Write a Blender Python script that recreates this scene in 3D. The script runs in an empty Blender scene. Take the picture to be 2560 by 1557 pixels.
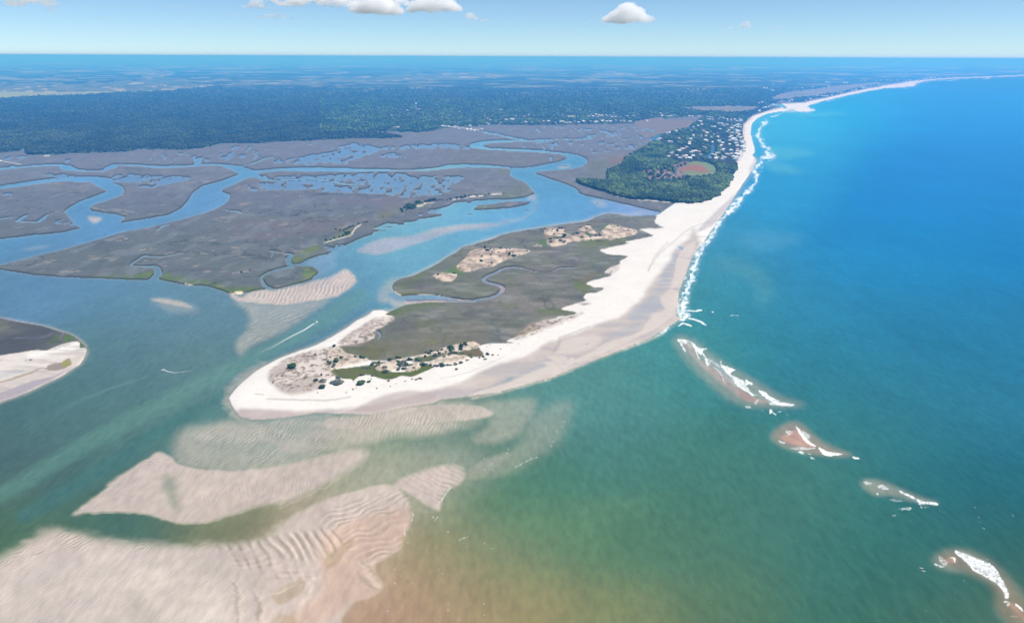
import bpy, math, random
import numpy as np
from mathutils import Matrix, Vector

# ------------------------------------------------------------------ camera, sky, sun, exposure
SC = bpy.context.scene
H = 420.0                      # flying height
F = 1850.0                     # focal length in photo pixels (2560 wide)
W0, H0 = 2560.0, 1557.0
CX, CY = W0 / 2, H0 / 2
ROLL = math.radians(0.22)
HORIZ = 142.5                  # photo row of the horizon at the middle column
PITCH = math.atan((CY - HORIZ) / F)
Fv = np.array([0, math.cos(PITCH), -math.sin(PITCH)])
R0 = np.array([1.0, 0, 0]); U0 = np.array([0, math.sin(PITCH), math.cos(PITCH)])
Rv = R0 * math.cos(ROLL) + U0 * math.sin(ROLL)
Uv = -R0 * math.sin(ROLL) + U0 * math.cos(ROLL)
cam_d = bpy.data.cameras.new('camera'); cam = bpy.data.objects.new('camera', cam_d)
SC.collection.objects.link(cam); SC.camera = cam
cam.matrix_world = Matrix(((Rv[0], Uv[0], -Fv[0], 0), (Rv[1], Uv[1], -Fv[1], 0), (Rv[2], Uv[2], -Fv[2], H), (0, 0, 0, 1)))
cam_d.sensor_width = 36.0; cam_d.lens = 36.0 * F / W0
cam_d.clip_start = 1.0; cam_d.clip_end = 400000.0

SUN_EL, SUN_AZ = math.radians(60), math.radians(100)      # azimuth from +Y towards +X
world = bpy.data.worlds.new('World'); SC.world = world; world.use_nodes = True
wn = world.node_tree; wn.nodes.clear()
wo = wn.nodes.new('ShaderNodeOutputWorld'); wb = wn.nodes.new('ShaderNodeBackground')
sky = wn.nodes.new('ShaderNodeTexSky'); sky.sky_type = 'NISHITA'; sky.sun_disc = False
sky.sun_elevation = SUN_EL; sky.sun_rotation = SUN_AZ; sky.altitude = 400
sky.air_density = 0.6; sky.dust_density = 0.0; sky.ozone_density = 4.5
tint = wn.nodes.new('ShaderNodeVectorMath'); tint.operation = 'MULTIPLY'; tint.inputs[1].default_value = (1.14, 1.26, 1.27)
wn.links.new(sky.outputs[0], tint.inputs[0]); wn.links.new(tint.outputs[0], wb.inputs[0]); wb.inputs[1].default_value = 0.056
wn.links.new(wb.outputs[0], wo.inputs[0])
sl = bpy.data.lights.new('sun', 'SUN'); sl.energy = 3.8; sl.angle = math.radians(0.5); sl.color = (1.0, 0.965, 0.91)
so = bpy.data.objects.new('sun', sl); SC.collection.objects.link(so)
sd = Vector((math.sin(SUN_AZ) * math.cos(SUN_EL), math.cos(SUN_AZ) * math.cos(SUN_EL), math.sin(SUN_EL)))
so.rotation_euler = sd.to_track_quat('Z', 'Y').to_euler(); so.location = (0, 0, 900)
vs = SC.view_settings; vs.view_transform = 'Standard'; vs.look = 'None'; vs.gamma = 1.0
vs.exposure = 0.8; vs.use_curve_mapping = False
cy = SC.cycles; cy.use_denoising = True; cy.max_bounces = 10; cy.diffuse_bounces = 2; cy.glossy_bounces = 2
cy.transparent_max_bounces = 24; cy.volume_bounces = 8; cy.transmission_bounces = 2
cy.volume_step_rate = 1.0
HAZE_D = 1.0e-4
HAZE_COL = (0.078, 0.42, 1.0); HAZE_ABS = (0.5, 0.5, 0.5)

# ------------------------------------------------------------------ helpers
rng = np.random.default_rng(7); random.seed(7)
def project(X, Y, Z=0.0):
    dx, dy, dz = X, Y, Z - H
    a = dx * Rv[0] + dy * Rv[1] + dz * Rv[2]
    b = dx * Uv[0] + dy * Uv[1] + dz * Uv[2]
    c = dx * Fv[0] + dy * Fv[1] + dz * Fv[2]
    return CX + F * a / c, CY - F * b / c
def ground(px, py, z=0.0):
    """photo pixel -> point on the ground"""
    a = (np.asarray(px, float) - CX) / F; b = -(np.asarray(py, float) - CY) / F
    D = [Rv[i] * a + Uv[i] * b + Fv[i] for i in range(3)]
    t = (z - H) / np.minimum(D[2], -1e-4)
    return D[0] * t, D[1] * t
def mpp(px, py):               # metres per photo pixel (across the view) at a ground point
    X, Y = ground(px, py)
    return (Y * Fv[1] - H * Fv[2]) / F

def h2(ix, iy, seed):
    n = (ix.astype(np.int64) * 374761393 + iy.astype(np.int64) * 668265263 + seed * 974711) & 0xffffffff
    n = ((n ^ (n >> 13)) * 1274126177) & 0xffffffff
    n = ((n ^ (n >> 16)) * 2246822519) & 0xffffffff
    return ((n ^ (n >> 15)) & 0xffff).astype(np.float32) / 65535.0
def vn(x, y, seed=0):
    ix = np.floor(x); iy = np.floor(y)
    fx = (x - ix).astype(np.float32); fy = (y - iy).astype(np.float32)
    fx = fx * fx * (3 - 2 * fx); fy = fy * fy * (3 - 2 * fy)
    ix = ix.astype(np.int64); iy = iy.astype(np.int64)
    a = h2(ix, iy, seed); b = h2(ix + 1, iy, seed); c = h2(ix, iy + 1, seed); d = h2(ix + 1, iy + 1, seed)
    return (a + (b - a) * fx) * (1 - fy) + (c + (d - c) * fx) * fy
def fbm(x, y, seed=0, o=3):
    s = 0; a = 1; t = 0
    for k in range(o):
        s = s + a * vn(x * 2 ** k + 17.3 * k, y * 2 ** k - 9.1 * k, seed + k * 31); t += a; a *= 0.5
    return s / t
def sm(x, a, b):
    t = np.clip((x - a) / (b - a), 0, 1); return t * t * (3 - 2 * t)
def lin(c):
    c = np.asarray(c, float) / 255.0
    return np.where(c <= 0.04045, c / 12.92, ((c + 0.055) / 1.055) ** 2.4)
ILL = 1.76                      # how bright a flat white sheet renders
def alb(*c): return np.clip(lin(c) / ILL, 0.004, 0.86)

# regions of the photograph the outlines were traced in: x0, y0, scale
ZR = {'F': (0, 0, 1), 'A4': (0, 350, 3.747), 'A5': (600, 350, 3.747), 'A6': (1200, 250, 3.747),
      'B1': (550, 700, 3.747), 'B2': (0, 700, 3.747), 'B3': (1100, 600, 3.747), 'B4': (0, 1050, 2.956),
      'B5': (700, 1050, 2.956), 'B6': (1650, 800, 1.980), 'B7': (1500, 500, 3.08), 'T1': (0, 0, 2.738),
      'T2': (850, 0, 2.738), 'T3': (1660, 0, 2.738), 'C1': (680, 860, 7.494), 'C2': (940, 240, 6.844),
      'C3': (1640, 270, 7.494), 'C4': (1300, 270, 6.844), 'C5': (1000, 820, 7.494), 'C8': (0, 370, 15.4),
      'D3': (1200, 530, 6.16), 'D4': (960, 480, 8.8), 'D5': (1880, 160, 4.738), 'D6': (1680, 830, 5.133),
      'D7': (2120, 1180, 3.975), 'E1': (1450, 225, 2.8), 'E2': (550, 650, 1.867)}
def P(s):
    z = ZR['F']; out = []
    for t in s.split():
        if t in ZR: z = ZR[t]
        else:
            v = [float(q) for q in t.split(',')]
            out.append([z[0] + v[0] / z[2], z[1] + v[1] / z[2]] + v[2:])
    return out
def spline(p, closed, n=5):
    p = np.asarray([q[:2] for q in p], float); N = len(p)
    out = []
    rngi = range(N) if closed else range(N - 1)
    for i in rngi:
        if closed: a, b, c, d = p[i - 1], p[i], p[(i + 1) % N], p[(i + 2) % N]
        else: a, b, c, d = p[max(i - 1, 0)], p[i], p[i + 1], p[min(i + 2, N - 1)]
        for k in range(n):
            t = k / n
            out.append(0.5 * ((2 * b) + (c - a) * t + (2 * a - 5 * b + 4 * c - d) * t * t + (3 * b - a - 3 * c + d) * t ** 3))
    if not closed: out.append(p[-1])
    return np.array(out)

# ------------------------------------------------------------------ the ground lattice (finer near the viewpoint)
DX = 2.2
cols = np.arange(-560, 3120 + DX, DX)
t_rows = np.concatenate([np.arange(1680, 60, -DX), np.arange(60, 22, -1.5), np.arange(22, 7.9, -1.0)])
ang = PITCH + np.arctan((t_rows + HORIZ - CY) / F)          # angle below the horizontal
Yr = H / np.tan(ang)
NR, NC = len(Yr), len(cols)
GY = np.repeat(Yr[:, None], NC, 1)
GX = ((cols - CX) / F)[None, :] * (GY * math.cos(PITCH) + H * math.sin(PITCH))
PX, PY = project(GX, GY)
PX = PX.astype(np.float32); PY = PY.astype(np.float32)
# outline roughness (in photo pixels, fixed once into the ground)
WX = (fbm(PX / 14, PY / 6, 5, 3) - 0.5) * 7; WY = (fbm(PX / 14, PY / 6, 55, 3) - 0.5) * 3.2
def bbox(p, m):
    x0, y0 = p[:, 0].min() - m, p[:, 1].min() - m; x1, y1 = p[:, 0].max() + m, p[:, 1].max() + m
    pyc0, pyc1 = y0 - 10, y1 + 10
    ry = PY[:, NC // 2]
    r = np.where((ry >= pyc0) & (ry <= pyc1))[0]
    cx = PX[NR // 2]
    c = np.where((cx >= x0 - 12) & (cx <= x1 + 12))[0]
    if len(r) == 0 or len(c) == 0: return None
    return slice(r[0], r[-1] + 1), slice(c[0], c[-1] + 1)
def boxblur(a, rx, ry):
    for _ in range(2):
        for ax, r in ((1, rx), (0, ry)):
            r = int(round(r))
            if r < 1: continue
            pad = [(0, 0), (0, 0)]; pad[ax] = (r + 1, r)
            c = np.cumsum(np.pad(a, pad, mode='edge'), axis=ax, dtype=np.float64)
            if ax == 1: a = (c[:, 2 * r + 1:] - c[:, :-2 * r - 1]) / (2 * r + 1)
            else: a = (c[2 * r + 1:] - c[:-2 * r - 1]) / (2 * r + 1)
    return a.astype(np.float32)
def fillpoly(p):
    """anti-aliased scan fill at 1 px; returns raster and its origin"""
    x0, y0 = int(math.floor(p[:, 0].min())) - 2, int(math.floor(p[:, 1].min())) - 2
    x1, y1 = int(math.ceil(p[:, 0].max())) + 3, int(math.ceil(p[:, 1].max())) + 3
    A = np.zeros((y1 - y0, x1 - x0), np.float32); xs = np.arange(x0, x1) + 1.0
    q = np.roll(p, -1, 0)
    for j in range(y1 - y0):
        for s in (0.25, 0.75):
            y = y0 + j + s
            k = (p[:, 1] <= y) != (q[:, 1] <= y)
            if not k.any(): continue
            xc = np.sort(p[k, 0] + (y - p[k, 1]) * (q[k, 0] - p[k, 0]) / (q[k, 1] - p[k, 1]))
            for i in range(0, len(xc) - 1, 2):
                a = max(int(xc[i]) - x0 - 1, 0); b = min(int(xc[i + 1]) - x0 + 2, len(xs))
                A[j, a:b] += 0.5 * (np.clip(xs[a:b] - xc[i], 0, 1) - np.clip(xs[a:b] - xc[i + 1], 0, 1))
    return A, x0, y0
def M(s, soft=0, warp=1.0, smooth=True):
    """lattice mask of a traced outline; soft = blur radius in photo pixels"""
    p = np.array([q[:2] for q in P(s)]) if isinstance(s, str) else np.asarray(s, float)
    p[:, 0] = np.clip(p[:, 0], -640, 3200); p[:, 1] = np.clip(p[:, 1], 118, 1880)
    if smooth: p = spline(p, True)
    A, x0, y0 = fillpoly(p)
    out = np.zeros((NR, NC), np.float32)
    bb = bbox(p, 10 + 3 * soft)
    if bb is None: return out
    x = PX[bb] + WX[bb] * warp - x0 - 0.5; y = PY[bb] + WY[bb] * warp - y0 - 0.5
    ok = (x >= 0) & (y >= 0) & (x < A.shape[1] - 1) & (y < A.shape[0] - 1)
    xi = np.clip(x.astype(int), 0, A.shape[1] - 2); yi = np.clip(y.astype(int), 0, A.shape[0] - 2)
    fx = x - xi; fy = y - yi
    v = (A[yi, xi] * (1 - fx) + A[yi, xi + 1] * fx) * (1 - fy) + (A[yi + 1, xi] * (1 - fx) + A[yi + 1, xi + 1] * fx) * fy
    v = np.where(ok, v, 0).astype(np.float32)
    if soft: v = boxblur(v, soft / DX, soft / DX * 0.7)
    out[bb] = v
    return out
def S(s, w=4, asp=0.5, soft=1.0, warp=1.0, taper=False):
    """lattice mask of a traced line of width w photo px (third number of a point overrides it)"""
    pts = P(s) if isinstance(s, str) else s
    ws = [q[2] if len(q) > 2 else w for q in pts]
    n = 4; p = spline(pts, False, n)
    wi = np.interp(np.arange(len(p)), np.arange(len(pts)) * n, ws)
    if taper: wi = wi * np.sin(np.linspace(0.12, math.pi - 0.12, len(p)))
    out = np.zeros((NR, NC), np.float32)
    for i in range(len(p) - 1):
        seg = p[i:i + 2]; wm = max(wi[i], wi[i + 1])
        bb = bbox(seg, wm * 0.6 + 4 * soft + 10)
        if bb is None: continue
        x = PX[bb] + WX[bb] * warp; y = (PY[bb] + WY[bb] * warp) / asp
        ax, ay, bx, by = seg[0, 0], seg[0, 1] / asp, seg[1, 0], seg[1, 1] / asp
        L = (bx - ax) ** 2 + (by - ay) ** 2 + 1e-9
        t = np.clip(((x - ax) * (bx - ax) + (y - ay) * (by - ay)) / L, 0, 1)
        d = np.hypot(x - ax - t * (bx - ax), y - ay - t * (by - ay))
        w2 = (wi[i] + (wi[i + 1] - wi[i]) * t) / 2
        out[bb] = np.maximum(out[bb], np.clip(0.5 + (w2 - d) / (2.4 * soft), 0, 1))
    return out
def union(*ms):
    r = ms[0]
    for m in ms[1:]: r = np.maximum(r, m)
    return r

# ------------------------------------------------------------------ where land, water, marsh, sand and wood are
# south shore of the back marsh, then up the beach and out along the far coast
back = M("F -640,640 0,674 A4 200,1245 330,1265 600,1285 900,1295 1200,1308 1380,1312 1440,1290 1480,1298 1600,1330 1800,1365 1950,1370 2060,1405 2150,1440 "
         "B1 150,130 A5 100,1420 200,1402 235,1396 345,1394 F 700,725 900,640 1100,570 1240,545 1300,560 1640,542 1740,500 1800,480 1835,450 1846,420 "
         "1870,400 1888,380 1881,350 1876,330 1879,310 1892,297 1916,285 1952,279 D5 480,560 600,565 720,560 660,530 640,505 700,480 850,440 1150,370 1450,310 1560,292 "
         "1750,280 1900,268 1930,262 1960,230 2050,205 2200,188 2464,172 F 2560,190 3200,188 3200,118 -640,118", warp=.55, smooth=False)
W1 = M("F -640,620 A4 0,930 300,895 600,865 760,825 700,790 650,730 600,672 640,640 740,580 850,540 1010,480 960,460 870,410 850,395 720,395 640,385 500,395 0,462 "
       "F -640,520 -640,512 A4 0,435 350,380 620,350 850,347 960,350 1040,365 1085,392 1035,402 1100,415 1150,440 1168,480 1140,520 1060,550 900,600 835,640 850,660 950,680 "
       "1080,695 1180,725 1125,775 1200,765 1400,735 1580,700 1700,640 1770,560 1810,490 1900,430 2060,390 2245,320 2150,275 2060,243 1950,240 1700,260 1480,267 "
       "1300,250 1120,240 1080,265 970,295 860,299 740,297 600,282 560,264 570,243 520,247 350,250 0,280 0,264 350,240 560,230 660,243 740,283 870,288 960,285 980,262 1050,230 1200,228 "
       "1350,236 1480,246 1700,243 1810,233 1840,205 1812,195 1810,180 1930,163 1880,187 1890,210 1870,225 2000,226 2150,233 2250,250 2400,292 2400,350 2330,355 2230,400 "
       "2090,460 2080,485 2160,520 2140,570 2060,630 1990,660 1900,690 1750,735 1560,780 1400,820 1200,855 1060,890 850,955 600,1025 350,1085 150,1135 0,1175 F -640,790", warp=.5, smooth=False)
W2 = M("A5 -6,245 140,288 370,268 600,260 880,262 1040,268 1110,275 1300,275 1560,283 1700,275 1850,262 1930,238 2100,230 2300,236 A6 0,610 130,618 280,632 310,660 270,645 "
       "150,635 0,630 A5 2300,262 2100,256 1950,272 1720,293 1500,293 1000,296 700,294 380,292 220,305 160,320 270,383 240,386 130,350 60,360 -6,386", warp=.5, smooth=False)
W3 = M("A6 12,425 60,445 120,455 350,463 560,475 700,490 850,505 940,525 1000,555 1005,590 960,625 850,648 700,660 560,668 515,680 530,695 640,735 760,775 870,815 920,850 "
       "930,875 1000,900 1150,930 1300,965 1450,1000 1580,1030 1690,1055 1690,1100 1400,1300 0,1700 B1 600,600 -200,230 60,105 A5 250,1392 345,1394 560,1345 700,1300 700,1200 470,1165 560,1160 640,1120 730,1085 820,1070 900,1020 1000,980 1100,935 1160,910 "
       "1240,885 1250,862 1330,850 1365,850 1250,830 1350,790 1380,780 1500,790 1550,770 1640,765 1660,745 1770,730 1900,708 1890,688 1800,690 1750,672 1850,650 1960,620 2000,590 "
       "2150,575 2300,565 2398,558 A6 100,935 250,935 400,920 500,885 512,868 480,830 430,780 400,760 330,740 282,710 290,660 310,635 400,640 500,628 620,603 740,580 820,545 "
       "800,525 740,510 600,496 350,482 120,470 0,462 -60,455 -95,440 -85,415 -30,400 60,385 300,378 300,398 100,405", warp=.55, smooth=False)
lobe = M("A5 240,1310 330,1265 450,1215 560,1190 650,1180 720,1205 735,1240 690,1280 650,1315 480,1360 345,1395 330,1372", warp=.4)
main_tip = M("B2 1500,-10 A4 1470,1300 1600,1330 1800,1365 1950,1370 2060,1405 2150,1440 2230,1450 A5 100,1422 200,1402 240,1394 205,1330 195,1290 300,1230 430,1190 400,1100 0,1100 A4 1500,1200", warp=.4)
isl = M("A6 -10,985 100,975 250,952 400,950 475,950 440,980 330,1005 200,1020 0,1030 -60,1024 -30,1000", warp=.4)
creekA = union(S("A4 1410,1320,14 1480,1260,20 1470,1200,16 1400,1188,7 1250,1185,5 1240,1160,5 1300,1120,5 1350,1090,4 1480,1100,4 1600,1080,3 1720,1060,2", asp=.6),
               S("A5 480,1190,14 450,1120,13 480,1080,10 400,1060,4 280,1040,3 320,1070,2 260,1110,2", asp=.6),
               S("A5 470,1190,11 350,1220,10 240,1260,8 205,1310,7 240,1370,10 300,1400,12", asp=.6),
               S("A6 -60,425,9 0,410,9 100,392,8 300,388,10 560,382,9 760,370,4 900,372,3 1000,368,7 1045,356,10 1000,340,7 1090,335,2", asp=.35),
               S("A6 420,380,9 250,345,6 150,325,5 100,318,5 40,302,8", asp=.35),
               S("A5 230,345,7 300,378,8 640,368,6 860,390,7 950,410,7 1160,418,4", asp=.4),
               S("A5 0,250,4 120,225,4 200,190,5 300,165,5", asp=.4),
               S("C4 1370,395,6 1480,420,7 1560,450,7 1670,472,4 1490,480,3", asp=.35),
               S("C4 2240,540,6 2320,500,6 2420,465,5", asp=.35),
               S("A4 1480,850,4 1520,810,8 1590,798,4", asp=.5),
               S("A4 2110,658,3 2230,675,7 2270,690,4", asp=.4),
               S("A4 0,745,5 120,725,4", asp=.4), S("A4 160,765,7 230,720,8 270,712,3", asp=.5), S("A4 160,765,5 330,770,5 400,740,11 430,710,6 500,690,2", asp=.5),
               S("T3 830,740,7 800,722,9 770,716,7", asp=.4), S("T3 860,705,6 960,690,4 1050,660,3", asp=.3),
               S("A5 1080,120,5 1180,135,6 1270,110,6 1295,90,5 1400,82,4", asp=.35),
               S("C8 0,850,4 300,790,3 500,745,11 600,760,8 900,750,6 1250,700,7 1700,665,5 2200,680,5", asp=.4))
# ponds speckled through the marsh
def ponds(s, dens, seed, sx=8., sy=6.5):
    m = M(s, warp=1.4, soft=1.5)
    sc = 1 + GY / 2600
    n = fbm(GX / (sx * sc), GY / (sy * sc * 2.2), seed, 3)
    q_ = n[m > .5]
    if q_.size < 8: return m * 0
    th = np.quantile(q_, 1 - dens)
    return m * sm(n, th - .03, th + .03) * sm(m, .3, .6)
pond = union(ponds("A5 80,430 300,390 650,380 880,405 900,440 1150,425 1050,395 860,385 740,370 720,345 900,325 1250,315 1540,320 1600,345 1950,345 2100,355 2040,400 1970,430 1980,470 1900,510 "
                   "1800,520 1690,515 1680,540 1500,535 1420,515 1100,498 850,495 700,472 560,470 300,480 100,475", .72, 11),
             ponds("A5 330,350 450,335 640,340 720,365 600,360 350,365", .7, 12),
             ponds("A5 320,220 340,185 500,175 700,140 950,90 640,50 680,45 760,70 960,60 1080,30 1250,60 1300,75 1600,50 1900,40 2100,60 2150,95 1900,80 1500,90 1310,90 1280,120 1020,200 1060,245 1000,225 760,225 640,235 400,215", .72, 13),
             ponds("A5 1310,150 1450,130 1640,155 1540,170 1330,165", .5, 14),
             ponds("A4 1060,340 1200,320 1500,345 1650,340 1850,375 1700,390 1620,410 1500,430 1430,455 1290,450 1300,435 1440,430 1450,410 1200,400 1100,395 1040,365", .75, 15),
             ponds("A4 400,320 640,320 700,345 560,352 440,345", .55, 16), ponds("A4 30,505 150,505 150,520 40,525", .5, 17),
             ponds("A4 520,770 640,740 720,800 560,790", .4, 18), ponds("A4 560,190 660,190 640,215 600,215", .6, 19),
             ponds("A4 2080,90 2390,60 2390,200 2080,200", .22, 20), ponds("A4 1440,150 1900,120 1960,200 1500,210", .12, 21),
             ponds("A6 880,270 1050,275 1040,292 960,290", .6, 22), ponds("A6 540,395 620,395 600,420 550,415", .6, 23),
             ponds("A6 700,405 780,415 760,430 700,425", .6, 24), ponds("A6 835,400 870,400 865,435 835,430", .8, 25),
             ponds("A6 1100,400 1260,405 1250,430 1120,425", .5, 26), ponds("A6 1250,455 1400,430 1480,440 1400,465 1280,470", .5, 27),
             ponds("A6 640,535 670,535 680,570 655,575", .7, 28), ponds("A6 0,270 900,250 1600,260 1500,470 1000,500 300,470 600,330 0,330", .06, 29),
             ponds("C8 150,330 1100,340 1000,380 500,470 820,520 560,570 300,540", .35, 30),
             ponds("A5 560,520 570,540 620,530 600,515", .5, 31), ponds("A5 1760,660 1900,640 1800,690 1650,710", .5, 32),
             ponds("A5 770,1010 900,980 980,985 860,1040", .6, 33))
water_cut = union(W1, W2, W3, creekA)
land = back * (1 - np.clip(W3, 0, 1))
land = np.maximum(land, main_tip); land = land * (1 - np.maximum(np.maximum(W1, W2), creekA)); land = np.maximum(land, lobe); land = np.maximum(land, isl)
land = land * (1 - pond)
# little marsh islets in the channel
for s in ("A5 2130,690 2165,690", "A5 2130,583 2165,583", "A6 415,1035 455,1035", "A6 1095,968 1135,975", "A5 1560,765 1640,762", "A5 1250,850 1360,850", "A5 1490,790 1540,790", "A6 745,625 830,615", "A5 1350,815 1440,810"):
    land = np.maximum(land, S(s, w=5, asp=.4, warp=1.5))
# the barrier spit: sand outline, marsh laid over it
spit = M("B1 1580,300 1520,280 1430,285 1400,320 1280,380 1180,450 1050,530 900,610 750,660 560,730 350,840 200,960 110,1060 75,1110 110,1190 180,1280 300,1310 600,1290 900,1240 1400,1262 "
         "1700,1200 2000,1150 B3 0,1495 300,1460 540,1425 760,1365 1040,1285 1270,1190 1560,1080 1960,920 2270,730 B7 580,890 600,820 600,760 610,700 650,600 680,520 700,460 740,390 800,320 840,260 880,200 930,130 980,60 1020,0 "
         "F 1860,455 1880,425 1893,400 1870,380 1780,420 1700,500 A6 1690,1065 1640,1083 1370,1085 1290,1070 1200,1060 1100,1090 1000,1135 700,1175 500,1210 300,1240 200,1265 "
         "0,1330 A5 2180,980 2090,1000 2030,1050 1950,1090 1850,1160 1750,1210 1620,1270 1500,1300 1440,1335 1425,1380 1450,1430 1500,1460 B1 1680,150 1850,140 2000,140 2150,165 2280,185 "
         "2398,190 2398,205 2100,210 1900,210 1750,230 1650,270", warp=.35, smooth=False)
creekS = union(S("B3 -300,560,13 0,560,10 220,575,7 400,553,8 500,535,9 570,495,11 585,450,11 530,420,9 440,400,9 410,370,9 450,340,9 520,310,9 600,270,7 700,258,6 800,272,3 900,295,2 1050,298,2 1120,266,4 1280,262,2", asp=.55, warp=.4),
               S("B1 1450,480,6 1500,500,7 1490,550,4", asp=.8))
pool = M("B1 1200,810 1240,790 1400,760 1420,790 1340,815", warp=.5)
land = np.maximum(land * (1 - M("F 985,700 1240,600 1640,545 1700,600 1400,1040 560,1060 560,960 930,780", warp=0)) if False else land, spit)
land = land * (1 - np.where(spit > .5, creekS, 0))
# the marsh and sand point at the left edge
west = M("F -640,690 B2 0,355 200,398 400,430 500,462 580,488 640,500 700,530 760,580 800,620 815,660 790,720 750,790 650,850 580,900 450,960 330,1020 200,1075 0,1145 F -640,1200", warp=.3, smooth=False)
land = np.maximum(land, west)
# sand bars out in the surf
bars = union(M("B6 97,97 150,110 200,190 300,250 380,310 450,370 560,408 480,412 400,388 280,300 180,210", warp=.5),
             M("B6 590,575 640,555 678,532 720,580 785,630 700,628 615,605", warp=.5),
             M("D7 1580,1290 1640,1290 1749,1400 1780,1520 1700,1440 1600,1330", warp=.5), M("D7 960,850 1060,840 1100,890 1040,910 980,900", warp=.7))

back_area = np.maximum(back, 0)
# --- marsh on the spit
m_up = M("A5 1440,1335 1500,1300 1620,1270 1750,1210 1850,1160 1950,1090 2030,1050 2090,1000 2180,980 2398,915 A6 200,1265 300,1240 500,1210 700,1175 1000,1135 1100,1090 1200,1060 1290,1070 1370,1085 1640,1083 1640,1150 1700,1190 1705,1205 "
         "1500,1215 1620,1275 1490,1305 1370,1330 1390,1348 1250,1380 1125,1410 B3 1500,100 1560,135 1750,155 1680,205 1690,225 1590,270 1545,310 1600,340 1380,400 1430,440 1530,458 1480,495 1370,510 1350,550 1370,575 "
         "1270,600 1140,650 1270,682 1230,712 1130,720 1050,745 900,790 950,835 830,880 720,915 620,950 690,972 560,972 420,982 350,1000 250,985 100,1015 0,1025 B1 2250,600 2100,652 1900,702 1700,742 1500,760 1350,748 "
         "1250,712 1170,690 1110,640 1150,622 1300,600 1440,550 1430,490 1560,420 1630,358 1550,325 1650,270 1750,230 1900,210 2100,210 2250,205 2150,165 2000,140 1850,140 1680,150 1600,95", warp=.9)
m_low = M("B1 1045,850 1200,830 1450,800 1600,862 1750,862 1900,800 2000,822 1870,882 1790,912 1700,905 1600,938 1500,930 1420,900 1330,898 1285,920 1245,955 1230,935 1150,930 1070,912", warp=.5)
m_mid = M("B1 1420,770 1600,770 1700,750 1900,715 2100,690 2250,655 2398,620 C5 1200,400 1450,370 1530,450 1560,520 1480,560 1280,540 1130,520 850,520 600,620 450,650 270,640 150,620 B1 1850,755 1650,775 1480,800", warp=.8)
# dunes on the marsh
dune = union(M("B3 160,250 220,190 270,130 340,90 480,85 640,85 830,100 780,140 650,180 560,220 500,250 380,270 280,300 200,290", warp=.8),
             M("A5 1815,1285 1830,1262 1920,1256 2030,1265 2000,1320 1920,1332 1850,1305", warp=.8),
             M("D3 990,330 1010,270 1100,255 1180,265 1290,280 1280,320 1390,370 1200,380 1100,370 1000,350", warp=.9),
             M("D3 1020,470 1040,440 1200,430 1300,400 1500,350 1590,335 1680,400 1700,440 1500,455 1350,480 1250,520 1100,532", warp=.8),
             M("D3 1510,270 1600,230 1700,220 1720,260 1800,330 1740,340 1560,300", warp=.9),
             M("D3 1860,320 1980,210 2120,225 2300,265 2410,300 2380,350 2250,390 2100,410 2000,440 1930,415 1700,430 1760,380 1900,380", warp=.9),
             M("D3 825,535 860,515 960,525 900,545", warp=.6))
dune_up = union(M("B1 2398,590 2398,645 2100,692 1900,722 1690,765 1640,750 1750,742 1900,705 2100,655 2280,600", warp=.8),
                M("C5 560,640 700,590 850,530 1130,525 1290,550 1290,580 1000,680 750,700 600,690", warp=.6),
                M("C5 100,800 200,720 240,660 340,650 380,740 330,790 180,825", warp=.8),
                M("B1 1460,830 1520,790 1640,760 1660,800 1650,850 1500,855", warp=.8),
                M("B1 1250,712 1380,752 1200,800 1050,835 1000,700 1110,645 1170,690", warp=.4))
scrub = union(M("B1 455,910 540,810 640,745 800,690 900,668 1050,640 1120,640 1170,700 1260,715 1385,752 1200,800 1050,832 1050,880 1080,920 950,945 880,940 980,990 870,1050 720,1082 600,1070 480,980", warp=1.2, soft=4),
              M("B1 1100,610 1250,500 1350,430 1480,365 1620,355 1600,400 1470,460 1430,500 1440,540 1350,590 1200,622", warp=1.2, soft=3),
              M("B3 700,920 850,790 1100,740 1350,690 1300,730 1080,810 960,860 800,930", warp=2, soft=3) * .9,
              M("B3 1550,300 1640,250 1700,260 1660,310 1590,330", warp=1.5, soft=2) * .7, M("B3 1290,600 1420,600 1360,620", warp=1, soft=1.5) * .8)
marsh = np.maximum(m_up, 0); marsh = marsh * (1 - dune)
marsh = np.maximum(marsh, m_low); marsh = np.maximum(marsh, m_mid); marsh = marsh * (1 - np.clip(dune_up, 0, 1))
sand_back = M("F 1640,545 A6 1690,1075 1850,1060 1830,1040 1910,985 2000,975 2170,945 2230,905 2320,820 2350,755 2390,700 2398,620 F 1841,400 1846,380 1859,365 1857,329 1861,310 1879,292 1916,279 1952,270 "
              "D5 470,545 350,520 330,490 350,475 620,460 900,400 1150,340 1400,290 1500,275 1560,260 1700,240 1850,215 1950,200 2200,178 2464,163 F 2560,187 3200,185 3200,200 2560,200 2000,330 1850,560 1640,600", warp=.5, smooth=False)
# the main land marsh: everything of the back land that is not wood
wood_main = M("F -640,420 A4 0,118 170,106 220,85 265,78 240,110 245,130 350,140 500,135 700,120 950,118 1200,108 1290,90 1500,85 1700,95 1890,75 2050,35 2398,30 T2 0,945 430,940 300,918 0,905 200,900 600,903 700,878 "
              "800,868 980,862 1020,850 1250,856 1700,851 2050,846 2130,820 2250,812 2464,790 F 1800,290 1850,305 1862,300 1892,283 1940,268 D5 200,490 340,430 560,450 900,380 1150,330 1400,275 1650,225 1850,195 2050,180 2300,160 2464,155 F 3200,175 3200,118 -640,118", warp=1.0, smooth=False)
strait = union(M("C3 -300,230 0,215 200,225 500,240 700,255 760,290 640,380 500,420 300,440 100,480 -200,560 -400,300", warp=1), M("C4 2150,200 2464,170 2464,290 2200,290", warp=1))
tongue = M("T2 -300,935 0,930 430,942 0,950 -300,962", warp=1)
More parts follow.
